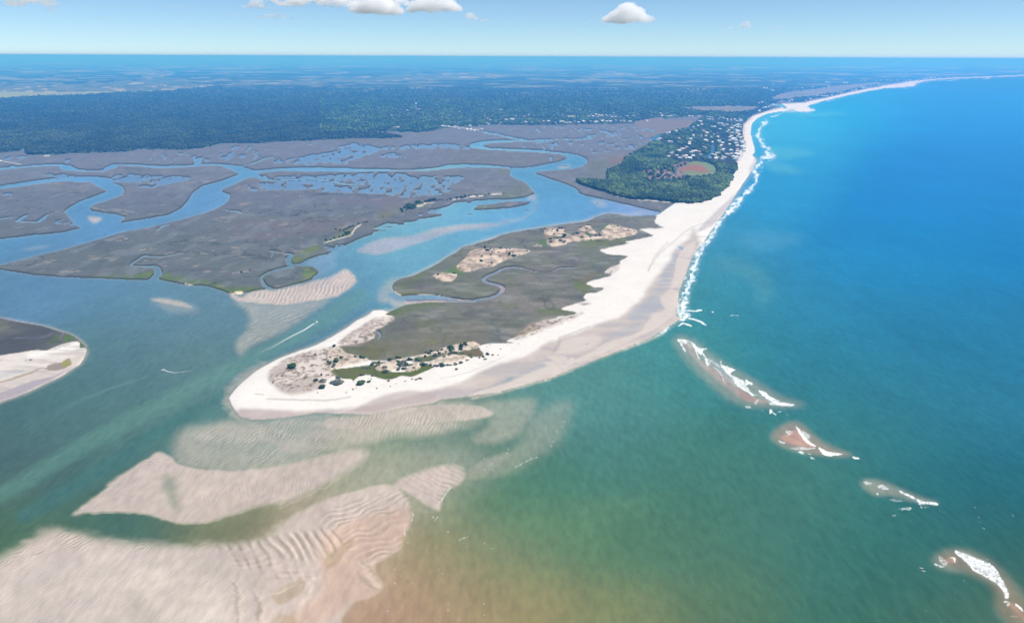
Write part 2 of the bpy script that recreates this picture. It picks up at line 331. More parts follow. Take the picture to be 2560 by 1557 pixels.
pen = M("A6 1985,235 1930,270 1820,290 1740,318 1690,345 1640,375 1570,430 1470,488 1380,525 1345,560 1340,610 1200,670 1190,710 1205,765 1120,768 1040,758 910,762 940,790 1070,835 1180,860 1280,900 "
        "1430,930 1600,935 1780,950 1820,960 1990,970 2130,945 2180,915 2230,900 2270,850 2320,815 2350,755 2398,640 F 1840,400 1850,380 1857,350 1853,325 1858,308 1868,298 1850,285 1760,290", warp=1.0, smooth=False)
clear = M("E1 745,508 880,508 955,545 935,588 810,606 690,590 670,565 740,530", warp=.8)
dead = M("E1 430,585 470,560 600,548 700,515 745,503 765,520 700,575 790,602 770,622 660,628 560,636 470,622", warp=2.5, soft=2)
pondP = union(M("E1 910,386 948,386 946,430 905,470 870,466 905,435", warp=.2), M("E1 495,350 525,322 570,312 560,330 530,350", warp=.3), M("C3 1030,700 1100,700 1100,780 1040,840 1020,880 900,900 960,850 1010,820 1030,760", warp=.3), M("C3 480,680 560,690 560,710 500,700", warp=.3),
              M("C4 1380,190 1680,190 1700,215 1400,215", warp=.5), M("C3 600,360 650,350 660,390 600,395", warp=.4))
field = union(M("T1 -300,590 0,585 420,578 830,555 970,545 960,490 1180,490 1180,515 1130,525 1300,545 1310,570 1500,583 1180,620 870,632 600,648 0,672 -300,690", warp=1.5),
              M("T1 1500,580 1990,560 2464,522 T2 250,530 320,515 700,500 950,498 1400,510 1700,515 1780,490 1900,490 2040,515 1980,530 1800,535 1300,525 860,545 640,555 0,568 T1 1980,576 1600,590", warp=1.5),
              M("T3 100,735 500,725 650,735 560,765 400,768 200,755", warp=1), M("D5 420,330 700,300 1050,250 1500,215 1480,240 1250,290 950,350 700,380 560,400 300,430 240,400", warp=1),
              M("C4 20,190 480,185 490,205 20,210", warp=.5), M("C4 530,185 850,180 840,198 530,200", warp=.5), M("C4 780,145 830,128 960,130 950,170 820,168", warp=.5), M("C4 240,108 340,108 320,128 250,125", warp=.5))
wood = np.clip(wood_main + tongue, 0, 1) * (1 - strait)
wood = wood * (1 - field)
toward = lambda m, n: np.maximum.reduce([np.roll(m, -k, 0) for k in range(n)])
penw = pen * (1 - toward(clear, 3)) * (1 - toward(pondP, 3)) * (1 - .95 * sm(toward(dead, 2), .15, .5) * (fbm(PX / 4, PY / 2.5, 919, 2) > .3))
wood = np.maximum(wood, 0) * (1 - sand_back); penw = penw * (1 - sand_back * .999)
land = land * (1 - pondP)
fieldonly = np.clip(field * wood_main, 0, 1)
print('masks done')

# ------------------------------------------------------------------ haze model used to remove the air from far water colours
DIST = np.sqrt(GX ** 2 + GY ** 2 + H * H).astype(np.float32)
AIR = np.array(lin((116, 196, 243)))          # air light of a very long sight line
EXT = np.array([0.028, 0.057, 0.097]) / 1000.0
def dehaze(c, d, k=1.0):
    T = np.exp(-EXT[None, :] * d[..., None] * k)
    return np.clip((c - AIR * (1 - T)) / np.maximum(T, .25), 0.006, 1)

# ------------------------------------------------------------------ colours of the water body (turbid inlet, green shallows, blue offshore)
WP = """0,560,92,165,205 250,600,95,165,205 500,460,100,170,210 150,420,100,170,215 900,440,100,172,220 1300,350,95,170,215
100,700,92,152,185 300,720,92,155,180 500,760,95,155,172 300,900,84,140,150 150,1050,80,136,142 50,1180,78,130,136 350,1100,82,136,136
300,1250,74,130,122 60,1330,80,138,118 600,1060,84,142,138 560,900,92,145,148 800,830,88,148,166 700,900,86,146,158 900,600,98,165,190 1050,550,104,172,202
1050,640,98,168,196 1350,470,84,155,200 1450,540,86,156,205 1250,580,90,162,205 1150,620,92,162,200 950,700,92,158,184 1620,530,120,165,215
2400,220,42,172,228 2150,240,52,182,228 2400,350,28,150,220 2000,340,60,188,226 1950,300,80,202,232 2000,430,52,172,218 1950,500,50,165,208 2250,500,34,145,212 2500,600,28,138,205
2200,620,36,146,200 1850,620,62,158,190 1780,720,70,158,175 2000,740,52,148,186 1900,820,62,148,165 2300,800,40,138,180 2500,900,40,130,172
2100,950,58,140,158 1750,920,70,152,148 1640,920,82,160,158 1500,960,98,165,158 1380,1000,98,165,155 1550,1080,84,148,142 2350,1050,52,130,150 2530,1150,50,124,148
2150,1120,64,138,138 1850,1130,74,142,130 1700,1200,76,138,122 1450,1180,84,146,128 1280,1200,76,142,118 1250,1260,88,144,112 1400,1330,104,148,112 1600,1350,92,142,110
1250,1400,140,152,108 1120,1330,160,162,118 1050,1420,172,158,118 1300,1540,165,155,108 1100,1520,184,156,116 1550,1540,134,148,104 1800,1500,92,134,106 1750,1350,80,136,116
2050,1300,74,132,120 2300,1300,66,128,126 2300,1500,78,126,110 2530,1350,58,122,122 2530,1540,110,130,110 950,1500,192,158,130 800,1380,190,168,140 600,1300,120,140,110
1000,1180,128,152,122 1200,1100,128,156,134 1100,1040,118,158,142 1700,820,76,162,168 2000,1230,82,140,124"""
wc = np.zeros((NR, NC, 3), np.float32); ws_ = np.full((NR, NC), 1e-9, np.float32)
sub = 6
px_s = PX[::sub, ::sub]; py_s = PY[::sub, ::sub]
num = np.zeros(px_s.shape + (3,)); den = np.full(px_s.shape, 1e-12)
for t in WP.split():
    x, y, r, g, b = map(float, t.split(','))
    sg = 46 + 62 * sm(np.float64(y), 350, 900) + 70 * sm(np.float64(x), 1850, 2150)
    w = np.exp(-((px_s - x) ** 2 + ((py_s - y) * 1.45) ** 2) / (2 * sg * sg)) + 1e-5 / (1 + (px_s - x) ** 2 + (py_s - y) ** 2 * 2) 
    num += w[..., None] * lin((r, g, b)); den += w
c_s = num / den[..., None]
# second pass of readings, applied as a broad correction
CAL = "302,1001,89,128,134 1452,1181,78,128,120 1252,1421,147,150,119 2452,601,35,138,196 1362,481,101,162,203 2122,412,41,157,217 1800,1312,82,130,118 1652,1061,78,135,133 2002,901,50,132,156 2202,761,46,135,178 1952,471,53,157,208 2402,241,48,169,229 102,1271,80,112,105 452,821,101,138,157 1402,1281,92,134,115 1302,1501,142,140,110 2302,1451,60,111,107 702,1291,145,140,117"
ln = np.zeros_like(c_s); ld = np.full(px_s.shape, .03)
for t in CAL.split():
    x, y, r, g, b = map(float, t.split(','))
    k = np.unravel_index(np.argmin((px_s - x) ** 2 + (py_s - y) ** 2), px_s.shape)
    w = np.exp(-((px_s - x) ** 2 + ((py_s - y) * 1.3) ** 2) / (2 * 210. ** 2)); ln += w[..., None] * np.log(lin((r, g, b)) / c_s[k]); ld += w
c_s = c_s * np.exp(ln / ld[..., None])
ri = np.arange(NR) / sub; ci = np.arange(NC) / sub
r0 = np.clip(ri.astype(int), 0, c_s.shape[0] - 2); c0 = np.clip(ci.astype(int), 0, c_s.shape[1] - 2)
fr = np.clip(ri - r0, 0, 1)[:, None, None]; fc = np.clip(ci - c0, 0, 1)[None, :, None]
wc = ((c_s[r0][:, c0] * (1 - fc) + c_s[r0][:, c0 + 1] * fc) * (1 - fr) + (c_s[r0 + 1][:, c0] * (1 - fc) + c_s[r0 + 1][:, c0 + 1] * fc) * fr).astype(np.float32)
# slicks, plumes and currents
nA = fbm(GX / 900, GY / 700, 90, 3) - .5; nB = fbm(GX / 160 + nA * 3, GY / 260, 91, 3) - .5
wc *= (1 + .10 * nA + .10 * nB)[..., None]
def mix(c, m, rgb):
    c += (np.clip(m, 0, 1)[..., None] * (np.asarray(rgb, np.float32) - c)).astype(np.float32)
mix(wc, M("B7 1060,300 1200,240 1450,260 1580,300 1400,360 1150,390", soft=14) * .35, lin((95, 170, 205)))
mix(wc, M("B7 850,470 1000,450 1250,540 1340,740 1200,820 1180,650 1000,560", soft=12) * .35, lin((98, 165, 178)))
mix(wc, M("T3 880,785 1200,775 1210,785 950,795", soft=4) * .5, lin((110, 210, 225)))
mix(wc, M("T3 700,1010 1000,1030 1000,1060 800,1095 740,1080", soft=6) * .35, lin((110, 200, 215)))
mix(wc, M("T3 700,1095 900,1150 950,1180 750,1180", soft=6) * .3, lin((120, 200, 212)))
# channel thread and lighter streak below the point
mix(wc, S("F 0,1240 200,1120 400,1010 560,930 760,830 900,740", w=46, asp=.8, soft=9) * .4, lin((110, 160, 150)))
mix(wc, S("F 60,1290,40 260,1170,50 430,1060,40 560,990,22 640,930,10", w=44, asp=.8, soft=9) * .6, lin((72, 122, 126)))
mix(wc, M("F 1180,1210 1330,1240 1500,1250 1700,1230 1500,1300 1330,1320", soft=22) * .1, lin((130, 165, 120)))
for s in ("B2 500,1250 900,1060 1400,890", "B2 520,1262 920,1072 1380,905", "B2 250,1330 700,1130 1200,960", "B2 200,1380 600,1200 1000,1030"):
    mix(wc, S(s, w=1.6, asp=1, soft=.7, warp=.3) * .28, lin((125, 165, 168)))
wcd = dehaze(wc, DIST).astype(np.float32) / ILL

# ------------------------------------------------------------------ shoals: how much of the bottom shows, its colour, its ripples
sand_w = np.zeros((NR, NC, 3), np.float32) + alb(212, 194, 182).astype(np.float32)
vis = np.zeros((NR, NC), np.float32)
def shoal(m, v):
    global vis
    vis = np.maximum(vis, m * v)
T1_ = M("B4 520,705 600,640 760,520 900,400 1050,310 1180,235 1290,290 1340,335 1700,370 2000,335 2365,262 B5 200,280 400,235 560,200 680,215 640,290 520,370 400,440 250,510 0,640 B4 2000,600 1700,700 1560,745 1380,765 1250,742 1100,692 900,680 650,682", soft=3, warp=2.2)
eL = sm(PX, 420, 760)
shoal(sm(boxblur(T1_, 3, 2) * (1 - eL) + boxblur(T1_, 12, 7) * eL + .3 * (fbm(PX / 30, PY / 10, 931, 3) - .5) * (1.1 - T1_), .08, .85), .93)
T2_ = M("F -640,1520 B4 -60,1060 0,1030 150,940 300,850 420,790 520,835 800,888 1200,925 1600,922 2000,862 B5 0,760 200,640 400,560 600,505 750,470 870,480 860,430 1000,395 1100,350 1250,320 1380,350 1370,430 "
        "1300,490 1240,510 1210,570 1180,670 1100,690 980,680 970,780 920,835 900,930 800,1010 740,1040 700,1080 730,1160 760,1240 680,1310 560,1335 500,1400 420,1600 F 800,1880 -640,1880", soft=4, warp=2.4)
eR = sm(PX, 700, 860) * sm(PY, 1120, 1260)
shoal(sm(boxblur(T2_, 12, 10) * (1 - eR) + boxblur(T2_, 4, 3) * eR + .3 * (fbm(PX / 34, PY / 13, 932, 3) - .5) * (1.1 - T2_), .1, .85), .95)
shoal(M("F 700,1130 850,1110 1000,1120 1180,1130 1230,1170 1150,1230 1060,1300 900,1300 760,1340 700,1260 740,1190", soft=48, warp=2), .36)
shoal(M("B4 1330,100 1500,40 2365,0 2365,300 1900,400 1340,345 1290,250", soft=13, warp=3), .52)
shoal(M("B4 1380,110 1450,60 1700,0 B1 200,1330 700,1290 1000,1270 1500,1240 2000,1150 2398,1165 B5 1300,0 1480,5 1300,60 1100,120 850,130 700,180 500,215 0,290 B4 2000,190 1800,200 1500,190", soft=13, warp=3) * (.75 + .6 * (fbm(PX / 90, PY / 26, 888, 3) - .3)), .7)
shoal(M("B1 1000,1290 1300,1270 1500,1230 1800,1180 2100,1155 2398,1170 F 1215,1020 1235,1035 1180,1050 1050,1062 950,1070 820,1075", soft=3, warp=1), .8)
shoal(M("F 1190,1010 1290,1000 1335,995 1338,1030 1300,1085 1230,1110 1180,1100 1230,1050", soft=8, warp=2), .34)
shoal(M("F 1330,1040 1410,1000 1430,1010 1420,1060 1390,1110 1340,1145 1270,1185 1180,1205 1150,1190 1290,1120", soft=13, warp=3), .26)
shoal(M("F 1150,1190 1200,1150 1290,1130 1200,1200", soft=6), .4)
shoal(M("B1 60,105 150,195 230,207 450,230 620,235 850,200 1050,165 1200,90 1290,0 A5 1090,1310 1040,1240 980,1212 850,1270 640,1335 345,1402 240,1402 100,1425 0,1470", soft=2, warp=1.2), .93)
shoal(M("B1 150,190 500,230 900,190 1050,165 950,240 850,310 700,420 500,530 300,620 180,700 150,600 260,450 280,330 200,250", soft=7, warp=2), .42)
shoal(M("A4 825,715 930,730 945,745 890,778 850,755", soft=2), .8); shoal(M("A4 200,1025 500,980 330,1020", soft=4), .3)
shoal(M("A5 1150,1000 1250,950 1400,915 1600,900 1850,830 2150,790 2398,785 2398,812 2000,862 1700,960 1500,1020 1300,1072 1180,1062 1100,1040", soft=3), .75)
shoal(M("D4 520,1170 800,1090 850,1080 700,1150", soft=1.5), .9)
shoal(M("A6 -10,1195 200,1130 430,1085 510,950 440,930 480,890 525,895 530,930 520,1000 450,1100 200,1180 0,1230", soft=4, warp=2), .4)
shoal(M("A6 440,930 480,888 522,895 525,925 500,940", soft=1.5), .6)
shoal(M("A6 1040,945 1130,930 1180,970 1160,1010 1090,990", soft=4), .35); shoal(M("A6 720,635 800,610 850,620 790,640", soft=2), .7)
shoal(M("B2 1400,175 1560,178 1700,205 1820,262 1650,245 1480,205", soft=2.5), .8); shoal(M("B2 1420,180 1600,290 1850,300 1800,240", soft=8), .25)
shoal(M("A5 600,1200 700,1110 900,1040 1000,1000 900,1080 880,1200 700,1290", soft=5), .42)
shoal(M("A5 1320,1400 1400,1310 1500,1290 1450,1420 1500,1500 1300,1520", soft=6), .4)
shoal(M("B1 1600,140 1900,150 2250,175 2398,180 2398,210 1900,212 1650,260", soft=2.5), .55)
shoal(M("B1 1700,210 1800,195 2000,190 2200,182 2330,180 2260,205 1900,212 1750,225", soft=1), .9)
shoal(M("A4 -20,470 0,440 350,375 640,350 750,350 620,372 350,400 0,450", soft=2), .12)
shoal(M("A6 1390,1100 1500,1040 1690,1060 1640,1090", soft=4), .42)
# halo round the spit, the west point and the outer bars
shore = boxblur(np.maximum(spit * (1 - back * 0), west), 7, 4)
shoal(sm(shore, .12, .6), .5)
shoal(boxblur(land, 2, 1), .3)
bh = union(M("B6 70,90 150,90 300,200 450,290 600,380 720,420 560,430 380,410 230,300 120,190", soft=8), M("B6 550,570 670,500 800,600 950,670 760,665 620,630", soft=7),
           M("D7 130,90 300,80 480,150 700,240 900,310 700,300 450,230 250,220", soft=6), M("D7 850,850 1080,760 1400,870 1600,1050 1749,1250 1749,1560 1500,1400 1450,1150 1200,1000 950,960", soft=10))
shoal(bh, .46); shoal(boxblur(bars, 2, 1), .88); mix(sand_w, boxblur(bars, 4, 3) * (PX < 2000), alb(184, 166, 158)); mix(sand_w, boxblur(bars, 4, 3) * (PX > 1850) * .9, alb(190, 150, 136)); mix(sand_w, bh * (1 - boxblur(bars, 3, 2)) * .6, alb(168, 158, 140))
vis *= (1 - .5 * M("B4 1190,440 1290,400 1300,520 1330,640 1290,670 1240,590", soft=9))
vis *= (1 - .25 * M("B4 2100,1330 2240,1150 2250,1240 2180,1300 2080,1350", soft=2)); vis *= (1 - .55 * M("B5 950,640 1000,600 1180,680 1100,720 1000,700", soft=4))
vis *= (1 - .55 * M("B5 880,500 960,540 1100,640 1180,690 1000,640 920,560", soft=2)); vis *= (1 - .5 * M("B5 -60,1300 0,1240 80,1200 160,1170 180,1230 100,1320 0,1360", soft=3))
vis *= (1 - .5 * M("B5 340,1010 480,900 560,870 480,980 420,1060 340,1090", soft=3)); vis *= (1 - .4 * M("B5 -20,1440 70,1440 160,1520 -100,1560", soft=3))
shoal(S("B7 560,930 480,1015 380,1070 200,1140 0,1210 B3 1270,1195 1040,1290 760,1370 540,1430 F 1180,995", w=10, asp=.8, soft=3) * .6, 1)
shoal(S("F 1120,1008 1040,1020 930,1046 850,1046 790,1041 712,1054 640,1062 598,1046 576,1015 572,990 600,950 660,912", w=16, asp=.8, soft=10, warp=3), .62)
shoal(boxblur(np.maximum(T1_, T2_), 20, 11) * sm(PX, 350, 720), .42)
# ripples (world-fixed sand waves on the shallow bottoms)
def ripple(s, vx, vy, wl, amp, soft=8, seed=0, sharp=1.0, jit=1.2):
    """sand waves inside outline s, crests across direction (vx,vy), wavelength wl photo px"""
    global vis
    m = M(s, soft=soft) if isinstance(s, str) else s
    k = 2 * math.pi / (wl * math.hypot(vx, vy))
    ph = (PX * vx + PY * vy) * k + jit * 5 * (fbm(PX / (wl * 4), PY / (wl * 3), seed, 2) - .5) * 2
    w = np.sin(ph) + .35 * np.sin(ph * 1.9 + 2.1)
    env = .35 + 1.3 * fbm(PX / (wl * 6), PY / (wl * 4), seed + 3, 2)
    return m * w * amp * env
rp = np.zeros((NR, NC), np.float32)
rp += ripple("B1 350,120 900,-30 A5 900,1200 1060,1240 1060,1330 B1 1200,60 1000,160 700,210 400,190", 1, .55, 9.5, .16, seed=1, soft=5)
rp += ripple("B1 300,330 700,250 950,210 850,330 650,440 400,560 200,640", .5, 1, 8.5, .10, seed=2)
rp += ripple("B4 1380,60 2365,0 2365,260 1900,330 1400,300 1350,150", .75, 1, 7.5, .09, seed=3, soft=9)
rp += ripple("B1 200,1300 2300,1200 2300,1420 1200,1499 200,1499", 1, .45, 8.5, .08, seed=4, soft=8)
rp += ripple("B4 -100,1100 150,940 420,780 600,850 1200,900 1700,900 1200,960 700,960 400,960 0,1150", .55, 1, 7, .10, seed=5, soft=5)
rp += ripple("B4 560,660 1000,310 1200,300 700,560 600,690", .35, 1, 7, .08, seed=6, soft=4)
rp += ripple("B4 1500,560 2000,430 2300,440 2200,560 1700,640", 1, -.2, 8, .07, seed=7, soft=6)
rp += ripple("B4 1300,300 1700,380 2000,500 1400,560 1300,420", 1, .4, 6.5, .05, seed=17, soft=6)
rp += ripple("B4 1600,940 1900,880 2365,820 2365,1150 2100,1180 1850,1120 1700,1010", 1, -.62, 23, .12, seed=8, soft=5, jit=.8)
rp += ripple("B5 0,860 300,800 480,860 400,970 330,1010 150,1080 0,1050", 1, -.62, 22, .14, seed=9, soft=4, jit=.8)
rp += ripple("B5 300,720 600,580 900,540 960,600 880,680 600,760 400,800", .42, 1, 13, .14, seed=10, soft=5, jit=1.6)
rp += ripple("B5 480,820 900,720 930,850 880,950 760,1020 560,1010", .32, 1, 15, .16, seed=11, soft=4, jit=1.5)
rp += ripple("B5 900,430 1250,330 1370,360 1300,480 1220,560 1180,640", -.5, 1, 11, .12, seed=12, soft=5, jit=1.2)
rp += ripple("B4 1700,960 1900,960 2365,1130 2200,1200 1800,1120", .2, 1, 17, .05, seed=13, soft=6)
rp += ripple("B4 0,1150 1000,960 1700,1000 1700,1499 0,1499", .8, 1, 8, .02, seed=14, soft=12)
rp *= .35 + 1.1 * sm(fbm(PX / 45, PY / 22, 905, 3), .35, .65)
vis = vis * (1 + rp * 1.1) + rp * .10 * (vis > .05)
nC = fbm(PX / 60, PY / 26, 300, 4) - .5
vis = vis * (1 + .22 * nC * (1 - vis * .5)); vis = np.clip(vis, 0, 1)
# bottom colour: grey-beige, pinker to the lower right, whiter ridges
mix(sand_w, M("B5 480,760 950,650 940,900 760,1060 760,1300 560,1340 300,1499 0,1499 B4 2200,1400 2365,1250 B5 300,900", soft=12) * .8, alb(214, 184, 162))
mix(sand_w, M("B4 0,1100 800,950 1700,1000 1800,1499 0,1499", soft=20) * .7, alb(214, 200, 189))
mix(sand_w, M("B4 1000,1100 1500,1130 1650,1300 1600,1480 1180,1499 1020,1300", soft=14) * .8, alb(222, 207, 194))
mix(sand_w, M("B4 950,1250 1080,1300 1150,1499 950,1499", soft=6) * .3, alb(190, 178, 162))
for s, w in (("B5 560,1045 620,1090 700,1200 740,1235", 13), ("B5 600,1075 700,1050 740,1025", 10), ("B4 1720,1180 1770,1240 1790,1400 1780,1499", 12), ("B4 1880,1270 1930,1320 1945,1440 1940,1499", 9), ("B4 1900,1330 2000,1290 2100,1260 2240,1170", 10),
             ("B5 240,1180 230,1260 170,1340 90,1400", 13), ("B5 190,1240 230,1180 300,1150", 9), ("B5 0,650 200,560 420,440 640,300", 4), ("B4 560,690 900,684 1100,694 1250,744 1380,768 1560,750 1700,704 2000,605 2365,482", 4)):
    mm = S(s, w=w * .8, asp=.9, soft=3.2, warp=2.5, taper=True); mix(sand_w, mm * .6, alb(236, 216, 196)); vis = np.maximum(vis, mm * .9 * (vis > .1))
for s, w in (("B4 1700,1180 1740,1240 1755,1400 1750,1499", 8), ("B4 1850,1250 1900,1330 1915,1440 1900,1499", 12), ("B5 720,1140 660,1090 600,1050", 5), ("B5 640,1180 700,1240 740,1250", 6), ("B4 900,684 1250,760 1400,782", 5), ("B5 570,1120 640,1200 690,1250", 10)):
    mix(sand_w, S(s, w=w, asp=.9, soft=3.5, warp=2.5, taper=True) * .5, alb(160, 146, 122))
mix(sand_w, M("D7 850,850 1080,760 1400,870 1749,1250 1749,1560 1500,1400 1200,1000", soft=12) * .8, alb(185, 140, 112))
mix(sand_w, M("B6 550,570 670,500 950,670 760,690", soft=8) * .8, alb(205, 158, 140))
mix(sand_w, M("A5 1100,1040 1250,940 2398,780 2398,820 1300,1080", soft=5) * .9, alb(178, 172, 190))
mix(sand_w, M("A6 -10,1250 500,880 540,900 500,1150", soft=5) * .8, alb(180, 170, 185))
mix(sand_w, M("A5 550,1200 1000,990 900,1250 700,1300", soft=6), alb(150, 165, 200)); mix(sand_w, M("A6 1350,1110 1690,1040 1700,1100", soft=6), alb(135, 165, 215))
mix(sand_w, M("B1 1600,120 2398,170 2398,190 2100,180 1700,200", soft=4), alb(150, 160, 190))
mix(sand_w, M("B1 1700,210 1800,195 2330,178 2260,208 1900,214", soft=1.5), alb(205, 180, 165))
nS = fbm(GX / 55, GY / 75, 410, 4) - .5
sand_w *= np.clip(1 + .22 * nS + .7 * rp, .5, 1.4)[..., None]
# far shallows look cyan
wcol = wcd.copy()
sw = sand_w * (1 - .0)
wcol += vis[..., None] * (sw - wcol)
# turquoise fringe between bottom and deep water
fr_ = vis * (1 - vis) * 4
wcol[..., 1] *= (1 + .05 * fr_); wcol[..., 2] *= (1 - .02 * fr_)
# creeks show mud
mud = boxblur(land, 2, 1); inback = np.clip(back_area, 0, 1) * (PY < 800)
# pond water is a paler blue
mix(wcol, pond * .75, alb(118, 140, 172)); mix(wcol, pondP * .85, alb(66, 104, 150))
mix(wcol, sm(creekS, .2, .8) * (PY > 640) * .75, alb(120, 128, 150)); mix(wcol, M("B3 520,430 590,440 600,480 540,500", soft=1.5) * .7, alb(190, 165, 165))
mix(wcol, pool * .9, alb(112, 108, 130))

# ------------------------------------------------------------------ foam on the water
foam = np.zeros((NR, NC), np.float32)
fn = fbm(PX / 7, PY / 4, 500, 3); fn2 = fbm(PX / 3.2, PY / 2.2, 501, 2)
def fo(m, lo=.36, hi=.6, k=1.0):
    global foam
    foam = np.maximum(foam, m * (.2 + .8 * sm(.5 * fn + .5 * fn2, lo - .06, hi + .14)) * k * .92)
SURF = "F 3000,189 2560,191,2 D5 2100,208,2 1950,275,2 1500,296,2 1100,395,2 900,440,2 720,475,3 640,500,5 650,530,6 720,562,5 600,572,3 400,575,3 F 1935,290,4 C3 2120,180,5 2000,310,6 1920,460,8 1960,600,9 2030,720,9 2130,780,6 2090,850,8 2180,905,9 1990,950,8 1960,1040,8 1850,1150,9 1860,1280,9 1850,1400,8 B7 1075,0,11 1000,85,12 930,165,12 865,265,12 780,375,13 735,470,12 710,580,15 675,680,11 645,790,18 635,860,17 640,900,20 560,935,13 480,1010,8 445,1045,6 380,1065,3 200,1135,2 0,1205,2 B3 1270,1190,2 1160,1230,3 1040,1285,3 760,1365,2 540,1425,2 300,1455,1.5"
fo(S(SURF, asp=.75, soft=1.6, warp=3.2), .40, .66, .95)
fo(S(SURF, w=3, asp=.75, soft=1.0, warp=3.2) * (PY < 800), .3, .5, .8)
fo(S("B7 650,600,10 690,640,6 660,720,8 600,790,6 620,870,8", asp=.8, warp=1.5), .35, .65, .7)
SURF2 = "C3 1960,480,5 1900,520,5 1950,640,5 2000,760,4 2080,860,4 2100,900,4 F 1935,395,3 1905,420,4 1888,455,4 1870,485,3"
fo(S(SURF2, asp=.7, warp=2), .4, .6, .6)
for s, w in (("B7 665,850 740,855 780,845", 4), ("B7 690,910 760,930 815,960", 5), ("B7 610,970 640,950 700,970", 5), ("B7 755,845 775,850", 4), ("B7 865,860 875,865", 3), ("B7 1010,890 1060,892", 2),
             ("B7 640,1080 700,1130", 2), ("B6 90,96 120,100 150,108", 3)):
    fo(S(s, w=w, asp=.7, warp=.8), .1, .35)
for s, k in (("D6 240,130 300,150 340,200 460,210 400,240 390,290 340,280 310,230", .9), ("D6 640,425 720,445 820,485 780,500 740,545 690,500", .95), ("D6 750,555 850,590 950,640 970,680 850,690", .75),
             ("D6 945,612 985,625 1035,660 1005,682 965,650", 1), ("D6 1120,748 1200,770 1230,810 1350,870 1370,890 1250,850 1180,810", 1), ("D6 1370,900 1450,905 1570,930 1480,950 1330,930", .95), ("D6 1250,925 1300,888 1340,900 1330,930", .7),
             ("D6 860,690 950,690 1000,750 980,765 900,730", .7), ("D6 980,765 1060,790 1120,810 1040,815", .5), ("D6 80,95 190,105 180,150 110,130", .7), ("D6 1250,1050 1250,1000 1275,988 1290,1020", 1),
             ("D6 320,180 380,230 300,240", .5), ("D6 430,340 500,400 480,430 440,400", .5), ("D6 1050,910 1080,870 1120,860 1080,930", .5), ("D6 940,945 1000,945 1010,975 950,970", .5)):
    fo(M(s, warp=.8), .15, .45, k)
for s, w in (("D6 300,230 330,310 355,345", 3), ("D6 395,270 430,330 460,430", 4), ("D6 640,425 690,500 745,548 790,610 850,690 930,740 990,770 1040,815", 4), ("D6 1120,748 1180,815 1260,870 1350,900", 5), ("D6 80,95 140,190 170,240", 4),
             ("D6 625,375 632,425", 2), ("D6 540,455 600,500 650,570 660,620 690,645", 1.6), ("D6 1290,1030 1330,1060", 3), ("D6 1350,1025 1390,1020", 2), ("D6 440,340 550,400 620,450", 2)):
    fo(S(s, w=w, asp=.8, warp=.5), .15, .45)
for s, k in (("B6 672,525 690,540 730,590 775,625 740,615 700,580", 1), ("B6 700,545 745,570 730,590", .5), ("B6 785,628 830,648 905,662 820,670", 1), ("B6 635,632 690,628 780,632 700,645", .5), ("B6 585,595 625,608 600,610", .6),
             ("B6 950,672 990,684 965,688", 1), ("B6 680,650 710,652 708,665", .8), ("B6 745,675 770,688 750,686", .8), ("B6 620,550 660,548 640,570", .5), ("B6 730,655 765,668 740,665", .5)):
    fo(M(s, warp=.6), .12, .4, k)
for s, k in (("D7 150,90 230,100 240,125 170,120", .6), ("D7 290,150 340,120 400,160 380,175", .7), ("D7 510,180 560,200 680,260 640,260 540,215", 1), ("D7 680,265 760,290 880,300 890,325 760,315 720,320 750,365 735,360 705,310", 1), ("D7 390,262 500,270 570,290 480,295", .5),
             ("D7 500,360 600,345 660,360 580,380", .5), ("D7 425,422 530,430 450,435", .4), ("D7 900,380 980,395 960,402", .5), ("D7 250,335 310,340 280,348", .3), ("D7 282,207 297,207 295,226 284,224", 1),
             ("D7 1075,775 1130,795 1250,840 1340,880 1400,905 1470,970 1520,1040 1580,1160 1600,1240 1560,1250 1540,1190 1480,1110 1400,1060 1250,970 1210,905 1150,870 1080,800", .85), ("D7 900,830 960,860 990,900 940,950 920,900", .5), ("D7 850,902 900,920 935,948 880,935", .7),
             ("D7 1000,840 1060,850 1070,900 1055,890 1040,860", .9), ("D7 1545,1275 1610,1290 1590,1335 1565,1310", .7), ("D7 1655,1295 1720,1340 1749,1390 1700,1360", 1), ("D7 1600,1425 1700,1430 1640,1440", .5), ("D7 750,345 840,352 760,352", .5)):
    fo(M(s, warp=.7), .22, .55, k)
fo(S("D7 1075,775 1080,805 1200,905 1250,970 1330,1010", w=4, asp=.8, warp=.4), .1, .4); fo(S("D7 1400,905 1450,950 1490,1000", w=4, asp=.8, warp=.4), .1, .4)
dots = "B5 1285,0 2100,10 2085,45 2045,85 2020,155 2005,190 1965,88 1790,345 1680,240 1685,215 1575,190 1510,285 1565,318 1515,370 1580,365 1400,362 1355,355 1900,275 1850,270 1240,822 1325,885 1360,912 1378,930 1510,905 1565,940 1155,935 945,900 940,1160 975,1195 850,1205 937,1215 1198,1135 1563,1203 1248,1355 1415,1350 1507,1355 1512,1435 1150,1475 1325,1470 1175,1100 845,1100 918,1075 960,1160 890,1145 1240,1400 950,1325 795,1405 D7 1300,452 1312,490 1350,555 1382,862 1158,1072 1265,345 1640,430 D6 1165,997 1480,1058"
for k, q in enumerate(P(dots)):
    fo(S([[q[0] - 1.5, q[1] - (1.5 if k % 2 else -.5)], [q[0] + 1.5, q[1] + 1.5]], w=1.5 + (k % 3) * .4, asp=.8, warp=0), .0, .2, .6)
for s in ("B5 1180,600 1168,640 1182,670", "B5 1255,500 1215,560 1190,600", "B5 1130,710 1145,740 1165,710", "B5 975,680 985,700 970,740", "B5 925,800 920,830 928,850", "B5 1745,345 1850,290 1900,275", "B5 1330,880 1390,860"):
    fo(S(s, w=2.0, asp=.9, warp=.4), .15, .5, .75)

